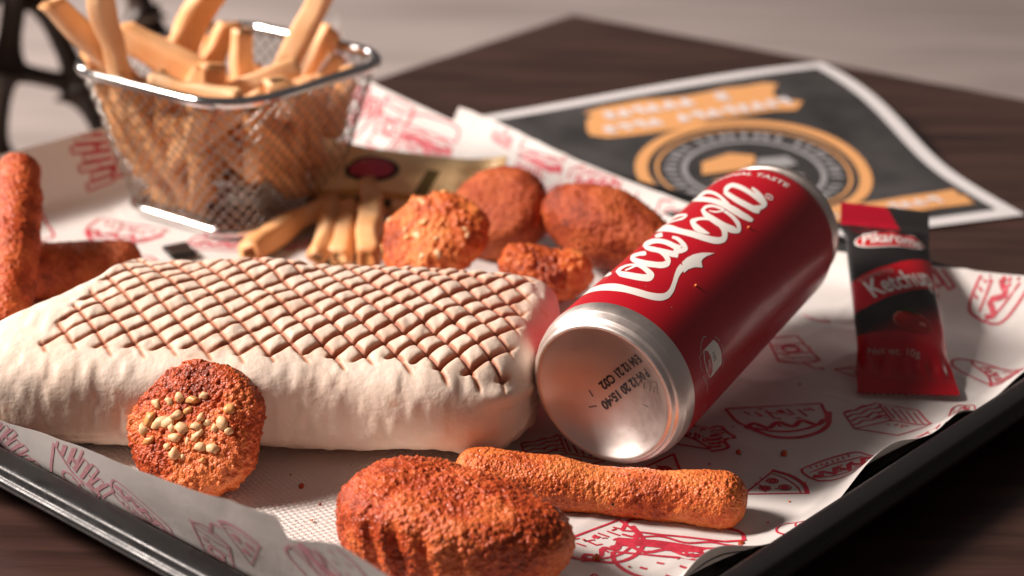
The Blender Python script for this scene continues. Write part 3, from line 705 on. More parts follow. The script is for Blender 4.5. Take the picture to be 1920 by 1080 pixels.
def grains(o, n_, seed, sel, size=.0017, name='pale_grain'):
    """small pale grains stuck on the crust, each a part"""
    V = coords(o); nn = normals(o); rng = np.random.default_rng(seed); idx = np.where(sel(V, nn))[0]; rng.shuffle(idx); got = []
    S, Fs = ico(2)
    for i in idx:
        if len(got) >= n_: break
        if any(np.linalg.norm(V[i]-V[j]) < size*1.5 for j in got): continue
        got.append(i)
    for i in got:
        z_ = nn[i]; x_ = nrm(np.cross(z_, rng.normal(size=3))); y_ = np.cross(z_, x_)
        k_ = rng.uniform(.6, 1.25); a_, b_ = k_*size*rng.uniform(.9, 1.45), k_*size*rng.uniform(.7, 1.0)
        lump = 1+.42*vnoise(S*2+rng.uniform(0, 50), .9, 3)
        P = V[i]+(S*lump[:, None])@np.array([x_*a_, y_*b_, z_*b_*.85])+z_*b_*rng.uniform(-.35, .2)
        mesh(name, P+ORG[o.name], Fs, M_GRAIN if rng.random() < .72 else M_GRAIN2, o)

# round seeded nugget leaning on the wrap's front
zc = nrm((-.28, -.70, .52)); xc = nrm(np.cross([0, 0, 1.0], zc))*-1; yc = np.cross(zc, xc)
def mod_round(Lc, D):
    a = np.arctan2(Lc[:, 1], Lc[:, 0]); k = 1+.02*np.sin(3*a+.6)+.02*np.sin(5*a+2)+.015*np.sin(9*a)+.10*np.exp(-((a-1.85)/.16)**2)-.05*np.exp(-((a-2.3)/.2)**2)
    Q = Lc.copy(); Q[:, :2] *= k[:, None]; return Q
c1_ = at(370, 803, .5075)
nug1 = blob('seeded_nugget', c1_, (xc, yc, zc), (.0228, .0220, .0082), M_CRUMB_D, 'round crisp nugget studded with pale grains, propped against the front of the wrap', p=3.4, sub=7, seed=11, mod=mod_round, lump=.0008, amp=1.1, cell=.0020)
grains(nug1, 30, 5, lambda V, n_: ((n_@zc) > .55) & (np.hypot((V+ORG[nug1.name]-c1_)@xc, (V+ORG[nug1.name]-c1_)@yc-.002) < .0165) & (((V+ORG[nug1.name]-c1_)@yc) > -.013), .0019)

# front ridged nugget
hd = RAD(-20); xa = np.array([math.cos(hd), math.sin(hd), -.03]); ya = np.array([-math.sin(hd), math.cos(hd), 0])
def mod_front(Lc, D):
    Q = Lc.copy(); x_, y_, z_ = Q.T
    Q[:, 1] *= 1+.15*smooth(-x_, -.03, .03)-.12*smooth(x_, .0, .035)
    Q[:, 2] *= 1+.10*smooth(-x_, -.01, .03)-.06*smooth(x_, .01, .035)
    fr_ = smooth(-y_, -.006, .013)*(1-smooth(z_, .006, .0125))
    for xi, dp in ((-.0165, .0018), (-.0088, .0027), (.0005, .0020), (.0105, .0010)):
        g = np.exp(-((x_-xi+.25*(z_))/.0021)**2)*fr_*dp; Q[:, 1] += g; Q[:, 2] -= g*.3
    Q[:, 2] -= .0009*np.exp(-((x_+.012-.4*y_)/.004)**2)*smooth(z_, .004, .010)
    return Q
blob('ridged_nugget', (-.0160, .4535, .0180), (xa, ya, (0.03, -.12, 1)), (.0362, .0215, .0146), M_CRUMB_B, 'large dark golden crumbed nugget with ridges at the front edge of the tray', p=2.9, sub=7, seed=23, mod=mod_front, lump=.0010, amp=1.0)

# cheese stick in front of the can
stick('cheese_stick', on(852, 876, .0088)+np.array([.0, -.002, 0]), on(1402, 942, .0088), .0083, M_CRUMB_A, 'golden breaded cheese stick in front of the can base', seed=31, amp=.68)
# two sticks at the left edge
stick('cheese_stick', on(-110, 520, .0112), on(268, 493, .0112), .0112, M_CRUMB_C, 'dark breaded stick lying behind the left end of the wrap', seed=41, nu=220, nv=100)
stick('cheese_stick', on(12, 625, .0092)+np.array([0, -.006, 0]), at(36, 300, .690), .0094, M_CRUMB_B, 'breaded stick propped up at the left edge, leaning over another stick', seed=47, nu=240, nv=110)

# nuggets behind the wrap
zz_ = nrm((-.25, -.55, .80)); xx_ = nrm(np.cross([0, 1, 0], zz_)); yy_ = np.cross(zz_, xx_)
n6c = at(815, 448, .668)
nug6 = blob('seeded_nugget', n6c, (xx_, yy_, zz_), (.0230, .0185, .0105), M_CRUMB_A, 'knobbly round nugget with pale grains just behind the wrap', p=2.6, sub=6, seed=53, mod=mod_round, lump=.0026, amp=1.5, cell=.0032)
grains(nug6, 16, 9, lambda V, n_: ((n_@zz_) > .1), .0016)
n7c = at(938, 400, .722)
blob('round_nugget', n7c, (nrm((.95, -.2, .1)), nrm((.15, .75, .55)), nrm((-.18, -.55, .80))), (.0215, .0205, .0125), M_CRUMB_C, 'smooth dark brown round nugget resting against the yellow sachet', p=3.4, sub=6, seed=61, lump=.0007, amp=.9)
n8c = at(1146, 430, .700)
def mod_taper(Lc, D):
    Q = Lc.copy(); k = 1-.22*smooth(Q[:, 0], -.005, .03); Q[:, 1] *= k; Q[:, 2] *= k; return Q
blob('long_nugget', n8c, (nrm((.84, -.50, -.16)), nrm((.45, .80, .2)), (.05, -.25, 1)), (.0320, .0165, .0150), M_CRUMB_C, 'long dark breaded nugget wedged between the paper and the can', p=2.7, sub=6, seed=67, mod=mod_taper, lump=.0014, amp=1.2)
n9c = at(1022, 508, .655)
blob('small_nugget', n9c, (nrm((.97, -.2, -.1)), nrm((.2, .95, 0)), (.0, -.1, 1)), (.0175, .0135, .0105), M_CRUMB_A, 'small knobbly nugget between the wrap and the can', p=2.4, sub=6, seed=71, mod=mod_round, lump=.0022, amp=1.5, cell=.0030)

# ------------------------------------------------------------------ can
CB = np.array([.03013638, .5195709, .02858975+.0019]); CX = nrm([.49483565, .86456336, .08756644]); CP = nrm(np.cross([0, 0, 1.0], CX)); CU = np.cross(CX, CP)
def cyl(s, phi, r_=None, R0=.0287):
    s = np.asarray(s, float)/1000; t = np.radians(np.asarray(phi, float)); r_ = R0+.00009 if r_ is None else r_
    return CB+np.multiply.outer(s, CX)+r_*(np.cos(t)[:, None]*CP+np.sin(t)[:, None]*CU)
can = thing('drink_can', tuple(CB-CU*.0287), 'red soft drink can lying on its side, silver base towards the viewer', 'can')
def lathe(name, prof, mat, parent, n_=128):
    th_ = np.linspace(0, 360, n_, endpoint=False); V = np.concatenate([cyl(np.full(n_, s), th_, r_/1000) for s, r_ in prof])
    return mesh(name, V, gridf(len(prof), n_, False, True), mat, parent)
dome = [(8.2*(1-(r_/23.2)**2)**.9+.35, max(r_, .01)) for r_ in np.linspace(0, 23.1, 16)]
base = lathe('base', dome+[(.15, 23.5), (-.15, 24.0), (-.2, 24.5), (0, 25.0), (.5, 25.35), (1.4, 25.6), (1.8, 26.0), (2.0, 26.55), (2.5, 26.85), (4.5, 27.45), (5.0, 27.75), (5.4, 27.95), (8.2, 28.55), (9.9, 28.70)], M_ALU, can)
body = lathe('body', [(9.9, 28.70), (10.3, 28.74), (40, 28.7), (80, 28.7), (110, 28.7), (131, 28.7), (133, 28.62), (135.2, 28.2), (136.5, 27.7)], M_RED, can)
lid = lathe('lid', [(136.5, 27.7), (139, 26.4), (141, 25.4), (141.8, 25.3), (142.4, 26.0), (143.2, 26.5), (144.8, 26.6), (145.3, 26.2), (145.2, 25.5), (143, 24.9), (139.5, 24.3), (139.3, 23.5), (140.2, 22.8), (140.2, 10), (140.2, .01)], M_ALU, can)
LOGO=[
[(52,8,46,10),(38,18,40,24),(28,34,33,37),(23,50,28.5,52),(20.6,63.5,26.6,62),(19.1,77.0,24.9,75.1),(18.8,89.0,23.4,85.5),(18.8,96.4,23.1,93.5),(19.4,102.9,23.4,100.1),(20.6,108.0,24.5,104.7),(22.6,111.5,25.8,107.4),(26.0,113.3,27.4,109.0),(30.6,112.3,30.5,109.0),(35.2,109.7,34.8,106.9),(39.6,107.3,39.3,104.1),(43.0,106.4,43.5,101.8),(45.8,106.5,47.2,100.9)],
[(38.7,48.0,42.4,42.7),(36.2,55.4,44.9,42.7),(37.0,57.5,42.1,50.1)],
[(35.5,63.5,38.6,61.1),(31.2,71.4,36.4,66.9),(29.0,81.7,34.1,77.5),(28.8,89.8,33.5,85.6),(30.4,94.9,34.4,89.9),(35.1,93.0,33.0,91.5),(38.7,85.0,35.5,85.7),(41.0,77.8,38.0,79.7),(41.6,72.8,39.3,75.5),(39.2,70.7,37.6,73.0),(37.5,68.2,36.1,70.2)],
[(33.8,67.6,37.7,59.9),(37.8,64.4,42.0,57.6),(40.3,65.6,43.2,61.7),(40.7,70.1,42.7,67.9),(39.8,76.6,41.3,75.2)],
[(53.5,68.4,49.8,72.4),(54.6,64.0,49.5,70.0),(55.0,59.3,50.2,65.4),(55.3,53.6,49.8,62.0),(47.6,61.8,50.0,61.9),(41.8,72.6,47.1,68.6),(39.8,81.1,44.7,77.0),(39.8,89.0,44.1,85.2),(40.8,93.9,44.8,89.5),(43.7,95.9,45.9,90.6),(48.2,92.5,46.4,90.5),(51.7,86.1,48.8,86.5),(54.1,78.8,51.2,80.7),(56.2,69.5,53.0,72.2)],
[(68.4,60.4,73.0,54.5),(67.1,65.5,73.5,57.5),(67.4,67.8,72.6,61.5)],
[(57.3,63.8,61.4,56.9),(59.8,63.3,69.4,49.1),(60.9,65.5,68.8,55.4),(60.6,70.4,66.1,64.8),(58.8,78.1,63.1,75.0),(56.0,87.2,60.2,84.8),(55.0,92.9,59.2,90.6)],
[(57.4,62.9,61.4,59.2),(54.0,69.9,59.1,65.2),(52.5,77.0,56.3,74.0),(51.0,84.4,54.8,81.8),(49.9,91.4,54.2,88.4),(50.5,95.8,54.2,93.0)],
[(64.5,78.0,66.7,76.4),(63.1,82.7,65.8,81.4),(60.7,87.7,63.4,87.6),(58.1,92.2,60.7,92.9),(58.8,92.9,57.3,96.6),(56.8,91.0,53.8,94.6),(55.6,87.8,53.0,90.2)],
[(82.0,42.8,83.8,43.0),(74.9,58.4,88.5,42.7),(69.1,77.5,74.8,72.8),(67.2,91.3,72.0,88.1),(67.2,101.0,71.6,98.2),(68.8,108.2,72.9,104.6),(73.1,111.5,74.6,106.9),(78.5,108.3,76.6,105.6),(81.6,102.8,78.9,102.4),(83.9,95.8,81.3,96.5),(84.6,88.4,82.6,89.8),(84.2,81.0,81.7,83.5),(81.2,76.5,79.6,82.2),(73.1,87.2,77.3,86.8),(71.8,94.8,75.0,93.4),(73.0,99.0,73.5,98.7)],
[(90.0,44.6,91.5,42.7),(89.3,53.8,97.6,42.7),(88.4,61.3,92.6,56.4),(86.5,66.9,88.2,67.3),(86.1,65.2,83.3,68.9),(85.8,58.8,83.3,61.8),(90.3,45.3,84.6,52.9)],
[(90.9,76.0,92.6,76.5),(85.1,83.9,89.0,83.1),(81.1,94.9,85.7,93.4),(79.6,103.9,84.3,102.0),(80.1,110.3,84.7,107.6),(83.3,113.9,84.3,110.3),(88.1,109.9,85.9,108.5),(90.9,103.5,88.4,103.4),(92.5,97.2,90.3,97.8),(93.5,92.5,91.4,93.2)],
[(89.6,78.9,91.6,75.4),(93.0,78.5,95.7,75.0),(94.3,81.8,96.5,79.9),(93.5,87.2,95.5,86.1),(92.5,92.5,94.2,91.7)],
[(90.3,82.9,91.2,82.3),(89.7,88.5,91.0,87.3),(92.0,92.8,93.2,91.4)],
[(111.0,45.6,113.8,42.7),(103.5,60.6,113.2,49.3),(100.3,70.3,106.4,64.8),(97.5,80.9,102.3,77.7),(94.9,90.3,99.6,88.1),(93.0,97.9,98.0,96.1),(92.0,105.1,96.6,103.6),(92.2,111.1,96.1,109.7),(93.4,114.5,95.5,113.7)],
[(107.0,59.3,116.4,46.0),(110.2,57.9,121.9,42.7),(110.9,61.6,117.9,53.7),(108.0,69.4,111.5,66.9),(103.4,79.2,105.8,78.4),(99.3,86.4,101.8,86.2),(96.8,91.8,99.0,91.7)],
[(108.8,80.1,110.9,75.8),(111.7,79.5,115.6,73.3),(114.1,80.0,118.7,75.8),(112.5,87.6,116.6,85.5),(110.5,95.4,114.1,94.2),(108.9,101.7,112.5,100.9),(107.3,108.6,111.1,108.4),(106.2,112.1,108.7,112.7)],
[(108.3,78.0,111.4,77.2),(104.6,84.7,108.5,83.5),(101.1,94.6,105.4,93.1),(99.8,103.4,104.1,101.9),(99.5,109.6,103.7,108.0),(100.6,113.4,103.3,112.3)],
[(115.2,94.2,117.0,93.9),(113.0,99.6,115.5,99.5),(110.2,105.3,113.2,105.9),(107.9,110.3,109.0,112.8),(105.9,109.0,103.5,112.2),(103.6,105.7,101.0,108.0)],
[(114.2,106.9,114.5,106.2),(115.4,106.9,116.0,106.4),(115.7,110.0,116.4,110.0),(114.5,112.1,114.6,112.7),(113.5,111.4,112.9,111.8),(113.8,108.3,113.1,108.4),(114.6,106.6,114.0,106.5)],
[(114.4,108.5,115.0,108.5),(113.9,110.7,114.4,110.7)]]
TAIL=[(48.4,100.9),(52.5,100.9),(56.0,102.4),(59.2,105.5),(61.6,109.5),(63.1,112.4),(59.0,110.1),(56.3,109.6),(54.3,110.3),(51.6,114.0),(49.4,110.1),(46.4,108.0),(42.9,107.8)]
GLASS=[(21.6,154.6),(29.9,154.3),(31.5,158.5),(32.1,164.7),(31.0,173.3),(23.5,174.9),(21.4,174.2),(19.9,167.3),(20.3,159.0)]
LENS=[(22.2,155.2),(24.0,157.0),(24.7,161.6),(24.8,167.3),(23.8,171.9),(21.9,173.8),(20.5,169.1),(20.5,160.9)]
SCRIB=[
[(26.8,149.1),(25.3,148.1),(22.5,149.8),(20.7,152.4),(19.9,155.2),(18.0,155.9),(17.9,159.2),(17.0,161.8),(17.5,165.7)],
[(16.7,168.4),(17.8,171.6),(19.2,175.7),(21.9,179.2),(24.8,-179.5),(26.4,179.0)],
[(31.3,153.4),(32.4,156.2),(33.1,158.7)],
[(33.6,161.3),(33.7,165.0),(33.4,168.2)],
[(32.3,170.6),(32.6,174.0),(31.8,176.3)]]

def can_ribbon(rows, n_=6):
    c_ = catmull(np.array(rows), n_)
    # round off both ends a little
    Vl = cyl(c_[:, 0], c_[:, 1]); Vr = cyl(c_[:, 2], c_[:, 3]); m_ = len(c_)
    cols = [Vl]+[cyl(c_[:, 0]*(1-k)+c_[:, 2]*k, c_[:, 1]*(1-k)+c_[:, 3]*k) for k in (.33, .67)]+[Vr]
    V = np.stack(cols, 1).reshape(-1, 3); return V, gridf(m_, 4).tolist()
def bulge(parts, k=2e-6):
    return [(v+np.outer(np.full(len(v), i*k), [0, 0, 0])+(v-CB-np.outer((v-CB)@CX, CX))/.0287*(i*k), f) for i, (v, f) in enumerate(parts)]
parts = [can_ribbon(q) for q in LOGO]
def cpoly(P, r_=None, ml=2.2):
    S_ = math.pi*28.7/180; v, f = polyfill([(p[0], p[1]*S_) for p in P], ml); return cyl(v[:, 0], v[:, 1]/S_, r_), f
parts.append(cpoly(TAIL))
V, Fc = join(bulge(parts)); mesh('script_lettering', V, Fc, M_WHITE, body)
S_ = math.pi*28.7/180
v, f = text2d('ORIGINAL TASTE', 4.3, 1.6, weight=.012)
mesh('small_lettering', cyl(128.4+v[:, 1], 77+v[:, 0]*1.12/S_), f, M_WHITE, body)
# small round mark near the base
emb = [cpoly(GLASS)]
mesh('emblem', *join(emb), M_WHITE, body)
mesh('emblem_field', *cpoly(LENS, .0287+.00016), M_RED, body)
parts = []
for q in SCRIB:
    c_ = catmull(np.array(q)*np.array([1, S_]), 5); c_ = c_+.12*np.column_stack([np.sin(np.arange(len(c_))*2.1), np.cos(np.arange(len(c_))*1.7)])
    v, f = ribbon(c_, .42); parts.append((cyl(v[:, 0], v[:, 1]/S_), f))
mesh('emblem_scroll', *join(parts), M_GREYINK, body)
gc = np.mean(GLASS, 0)
v, f = text2d('105', 2.6, 1.0); mesh('emblem_number', cyl(gc[0]+1.2+v[:, 1]*.9, gc[1]-1+v[:, 0]/S_*.9, .0287+.00018), f, M_BLACKINK, body)
lc = np.mean(LENS, 0)
v, f = text2d('5%', 2.2, 1.0); mesh('emblem_number', cyl(lc[0]+v[:, 1]*.9, lc[1]+v[:, 0]/S_*.9, .0287+.00024), f, M_WHITE, body)
# date code on the dome
def dome_pos(p, u_, dz=.00012):
    r_ = np.hypot(p, u_)*1000; s = (8.2*np.clip(1-(r_/23.2)**2, 0, 1)**.9+.35)/1000-dz
    return CB+np.multiply.outer(s, CX)+np.multiply.outer(p, CP)+np.multiply.outer(u_, CU)
def dome_text(t_, h, p0, d, upd, mat, wgt=.02, sx=1.0):
    v, f = text2d(t_, h, 1.2, weight=wgt); p = np.array(p0)[None]+np.outer(v[:, 0]*sx, d)+np.outer(v[:, 1], upd); p /= 1000
    mesh('date_code', dome_pos(p[:, 0], p[:, 1]), f, mat, base)
dd = nrm([14.5, -15.7]); du = nrm([-.735, -.68]); 
dome_text('P 04 12 20 15:40', 4.3, (-5.4, .6), dd, du, M_BLACKINK, .045, .90)
dome_text('E 04 12 21 C02', 4.3, (-3.6, 6.6), dd, du, M_BLACKINK, .045, .90)
dome_text('1', 3.2, (-12.7, -3.8), nrm([.05, 1]), nrm([-1, .05]), M_FAINT)
for a_, b_ in (((-18.2, 8.0), (-7.5, 4.6)), ((-18.2, 8.0), (-18.4, 3.0)), ((-16, 6.3), (-13.5, 5.6)), ((-14.6, 6.8), (-14.8, 2.6)), ((-12.4, 5.0), (-12.0, 2.2)), ((-10.6, 4.6), (-9.6, 2.0)), ((-17, 5.4), (-16.4, 3.0)), ((8.7, -4.3), (7.2, -6.4)), ((8.2, -10.2), (5.6, -9.4))):
    v, f = ribbon(Ln(a_, b_), .45); mesh('faint_mark', dome_pos(v[:, 0]/1000, v[:, 1]/1000), f, M_FAINT, base)

# ------------------------------------------------------------------ sauce sachets
def pillow(bot, top, wd, Lg, side, thick, nu=110, nv=330, seal=.012, flare=.0016, seed=0):
    bot = np.asarray(bot, float); d = nrm(np.asarray(top, float)-bot); side = nrm(np.asarray(side, float)-d*(np.asarray(side, float)@d)); up_ = np.cross(side, d)
    if up_[2] < 0: up_ = -up_
    def pos(u, v, off=0.0, back=False):
        u = np.asarray(u, float); v = np.asarray(v, float)
        e = smooth(v, seal*.8, seal*2.3)*(1-smooth(v, Lg-seal*1.9, Lg-seal*.7))
        x = u/(wd/2); th_ = thick*e*np.clip(1-np.abs(x)**2.3, 0, 1)**.8
        P0 = np.column_stack([u, v, np.zeros_like(u)])
        wr = .0005*vnoise(P0*np.array([1, .5, 1]), .011, seed)*e+.0007*np.sin(u*900+seed)*np.exp(-((v-seal*1.3)/.004)**2)+.0005*np.sin(u*700)*np.exp(-((v-Lg+seal*1.4)/.004)**2)
        crimp = .00022*np.sin(v*2*np.pi/.0016)*(1-smooth(v, seal*.6, seal*.9)+smooth(v, Lg-seal*.9, Lg-seal*.6))
        curl = .004*smooth(v, Lg-seal*1.5, Lg)**2+.0022*(1-smooth(v, 0, seal))*x
        uu = u*(1-.07*e)
        h = (-th_*.6 if back else th_+wr)+crimp+curl+off
        return bot+np.multiply.outer(uu, side)+np.multiply.outer(v, d)+np.multiply.outer(h, up_)
    A, B = np.meshgrid(np.linspace(-wd/2, wd/2, nu), np.linspace(0, Lg, nv), indexing='ij'); A = A.ravel(); B = B.ravel()
    # small zigzag cut at both ends
    zig = np.abs((A/.0022) % 1-.5)*.0014
    B2 = np.where(B < .001, zig, np.where(B > Lg-.001, Lg-zig, B))
    V = np.concatenate([pos(A, B2), pos(A, B2, -.0002, True)]); f = gridf(nu, nv, False, False, False); f2 = f[:, ::-1]+len(A)
    return V, np.concatenate([f, f2]), A, B, pos
sb = on(1704, 741, .0035); stp = on(1655, 402, .0335); Lk = np.linalg.norm(stp-sb)
V, f, A, B, spos = pillow(sb, stp, .0365, Lk, (.97, .22, .0), .0050, seed=2)
ks = mesh('sauce_sachet', V, f, M_SACHET, org=sb); tag(ks, 'red and black ketchup sachet lying on the paper at the right', 'sachet')
u = A/.01825; v = B/Lk*112
RED = np.array([.52, .008, .018]); BLK = np.array([.018, .016, .016]); DK = np.array([.16, .004, .007])
diag = v-10*u
col = np.where((diag > 30)[:, None], BLK, RED)
k = smooth(v-12*u, 24, 44)[:, None]; col = RED*(1-k)+BLK*k
col = np.where(((diag > 53) & (diag < 72))[:, None], RED, col)
k = smooth(v, 15, 30)[:, None]; col = np.where((v < 30)[:, None], RED*(.75+.25*k), col)
col = np.where((v > 101)[:, None], np.where((u < .35-.03*(v-101))[:, None], np.array([.48, .01, .03]), np.array([.03, .028, .028])), col)
cattr(ks, 'print', np.concatenate([col, col*.9]))
def sdecal(vv, ff, mat, name, cen, rot=0.0, lift=.00018, parent=ks, pos=spos):
    c_, s_ = math.cos(rot), math.sin(rot); q = np.column_stack([vv[:, 0]*c_-vv[:, 1]*s_, vv[:, 0]*s_+vv[:, 1]*c_])+np.array(cen)
    return mesh(name, pos(q[:, 0], q[:, 1], lift), ff, mat, parent, False)
vk = lambda m_: m_/112*Lk
oval = [(.0158*math.cos(t), .0062*math.sin(t)*(1+.12*math.cos(2*t))+.0010*math.sin(1.0*math.cos(t)*2)) for t in np.linspace(0, 2*np.pi, 40, endpoint=False)]
sdecal(*polyfill(oval, .002), M_SWHITE, 'logo_border', (0.0005, vk(88)), RAD(4), .00015)
sdecal(*polyfill([(x_*.955, y_*.90) for x_, y_ in oval], .002), M_SRED, 'logo_oval', (0.0005, vk(88)), RAD(4), .00026)
t_ = text2d('Pikarome', .0098, .0012, shear=.25, weight=.016); sdecal(t_[0]*np.array([.72, 1.0]), t_[1], M_SWHITE, 'logo_lettering', (0.0006, vk(88)), RAD(5), .00038)
t_ = text2d('Ketchup', .0140, .0014, shear=.1, weight=.02); sdecal(t_[0]*np.array([.66, 1.05]), t_[1], M_SWHITE, 'sachet_lettering', (.0015, vk(61)), RAD(27), .0002)
t_ = text2d('TOMATO', .0038, .0010); sdecal(t_[0], t_[1], M_GREYINK, 'small_lettering', (-.008, vk(64)), RAD(27), .0002)
t_ = text2d('Net wt. 10g', .0042, .0010); sdecal(t_[0], t_[1], M_GREYINK, 'small_lettering', (-.0045, vk(20)), 0, .0002)
tom = [(.0082*math.cos(t), .0064*math.sin(t)) for t in np.linspace(0, 2*np.pi, 36, endpoint=False)]
M_TOM = plain('tomato_print', (.36, .02, .012), .3, var=.35, vscale=120); M_LEAF = plain('leaf_print', (.045, .07, .02), .35)
M_TOMHI = plain('tomato_print_light', (.62, .22, .16), .3)
sdecal(*polyfill(tom, .002), M_TOMHI, 'tomato_picture', (.0045, vk(37)), 0, .00012)
sdecal(*polyfill([(x_*.95+.0002, y_*.93-.0003) for x_, y_ in tom], .002), M_TOM, 'tomato_picture', (.0045, vk(37)), 0, .00022)
sdecal(*polyfill([(x_*.20, y_*.18) for x_, y_ in tom], .002), M_TOMHI, 'tomato_picture', (.0085, vk(36.5)), 0, .00036)
parts = [ribbon(Ln((0, 0), (.0055*math.cos(t), .0028*math.sin(t)+.0005)), np.linspace(.0013, .0003, 7)) for t in (.2, .9, 2.0, 2.8, 3.7, 5.6)]
vv = np.concatenate([p[0] for p in parts]); ff = []; kk = 0
for p in parts: ff += [[i+kk for i in g] for g in p[1]]; kk += len(p[0])
sdecal(vv, ff, M_LEAF, 'tomato_stalk', (.0035, vk(42.5)), 0, .0004)

# yellow sachet behind the nuggets
V, f, A, B, mpos = pillow(on(590, 318, .020), on(862, 350, .016), .036, .088, (.22, .80, .50), .0045, nu=70, nv=180, seed=6)
ms = mesh('sauce_sachet', V, f, M_SACHET); tag(ms, 'yellow sauce sachet with a red oval mark, between the basket and the nuggets', 'sachet')
u = A/.018; v = B/.088
YEL = np.array([.93, .66, .34]); OLV = np.array([.16, .11, .03]); ORA = np.array([.62, .30, .06])
col = np.where((np.abs(v-.62-.05*u) < .035)[:, None] & (u < .25)[:, None], OLV, YEL)
col = np.where((u < -.80)[:, None] & (v < .45)[:, None], np.array([.045, .03, .012]), col); col = np.where(((u < -.62) & (u >= -.80))[:, None], ORA, col)
cattr(ms, 'print', np.concatenate([col, col*.8]))
ov2 = [(.0085*math.sin(t), .0130*math.cos(t)) for t in np.linspace(0, 2*np.pi, 36, endpoint=False)]
def mdec(P, mat, name, lift):
    vv, ff = polyfill(P, .003); mesh(name, mpos(vv[:, 0]+.0015, vv[:, 1]+.027, lift), ff, mat, ms, False)
mdec(ov2, M_BLACKINK, 'logo_border', .0003); mdec([(a_*.78, b_*.8) for a_, b_ in ov2], plain('pink_oval', (.50, .05, .09), .35), 'logo_oval', .0006)

# ------------------------------------------------------------------ wire basket of fries
BC = np.array([-.1297, .7760]); B1 = np.array([math.cos(RAD(-36)), math.sin(RAD(-36))]); B2 = np.array([math.cos(RAD(54)), math.sin(RAD(54))])
BH0, BH1 = .0035, .0700
def bpath(h, n_=160):
    """rounded rectangle of the basket at height h, n_ points"""
    k = (h-BH0)/(BH1-BH0); a = (.0372+.0173*k); b = (.0372+.0165*k); rad = .016+.009*k
    q = rrect(-a, a, -b, b, rad, 12); q = np.concatenate([q, q[:1]])
    L_ = np.concatenate([[0], np.cumsum(np.linalg.norm(np.diff(q, axis=0), axis=1))]); t = np.linspace(0, L_[-1], n_, endpoint=False)
    q = np.column_stack([np.interp(t, L_, q[:, 0]), np.interp(t, L_, q[:, 1])])
    return np.column_stack([BC[0]+q[:, 0]*B1[0]+q[:, 1]*B2[0], BC[1]+q[:, 0]*B1[1]+q[:, 1]*B2[1], np.full(n_, h)])
bk = thing('fry_basket', (BC[0], BC[1], .0012), 'small square chrome wire basket filled with fries', 'basket')
V, Fc = tube(bpath(BH1), .0026, 12, True); mesh('rim', V, Fc, M_CHROME, bk)
V, Fc = tube(bpath(BH0+.001), .0027, 12, True); mesh('base_ring', V, Fc, M_CHROME, bk)
NP_ = 240; NH = 22
hs = np.linspace(BH0+.001, BH1-.0015, NH); LV = np.stack([bpath(h, NP_) for h in hs])
parts = []
nw = 52
for sgn in (-1, 1):
    for k in range(nw):
        path = []
        for j in range(NH):
            x_ = (k/nw+sgn*.19*j/(NH-1))*NP_; i0 = int(math.floor(x_)); fr_ = x_-i0
            path.append(LV[j, i0 % NP_]*(1-fr_)+LV[j, (i0+1) % NP_]*fr_)
        path = np.array(path); wob_ = (.00025*sgn)*np.cos(np.arange(NH)*np.pi)
        c_ = np.column_stack([path[:, 0]-BC[0], path[:, 1]-BC[1], np.zeros(NH)]); c_ /= np.linalg.norm(c_, axis=1)[:, None]
        parts.append(tube(path+c_*wob_[:, None], .00031, 5))
V, Fc = join(parts); o = mesh('wire_mesh', V, Fc, M_WIRE, bk); o['kind'] = 'stuff'
parts = []
for k in range(15):
    for ax_ in (0, 1):
        t = (-.032+.064*k/14)
        p0, p1 = (np.array([t, -.033]), np.array([t, .033])) if ax_ == 0 else (np.array([-.033, t]), np.array([.033, t]))
        parts.append(tube([(BC[0]+p[0]*B1[0]+p[1]*B2[0], BC[1]+p[0]*B1[1]+p[1]*B2[1], BH0+.0012+ax_*.0006) for p in (p0, (p0+p1)/2, p1)], .00028, 5))
V, Fc = join(parts); o = mesh('bottom_mesh', V, Fc, M_WIRE, bk); o['kind'] = 'stuff'

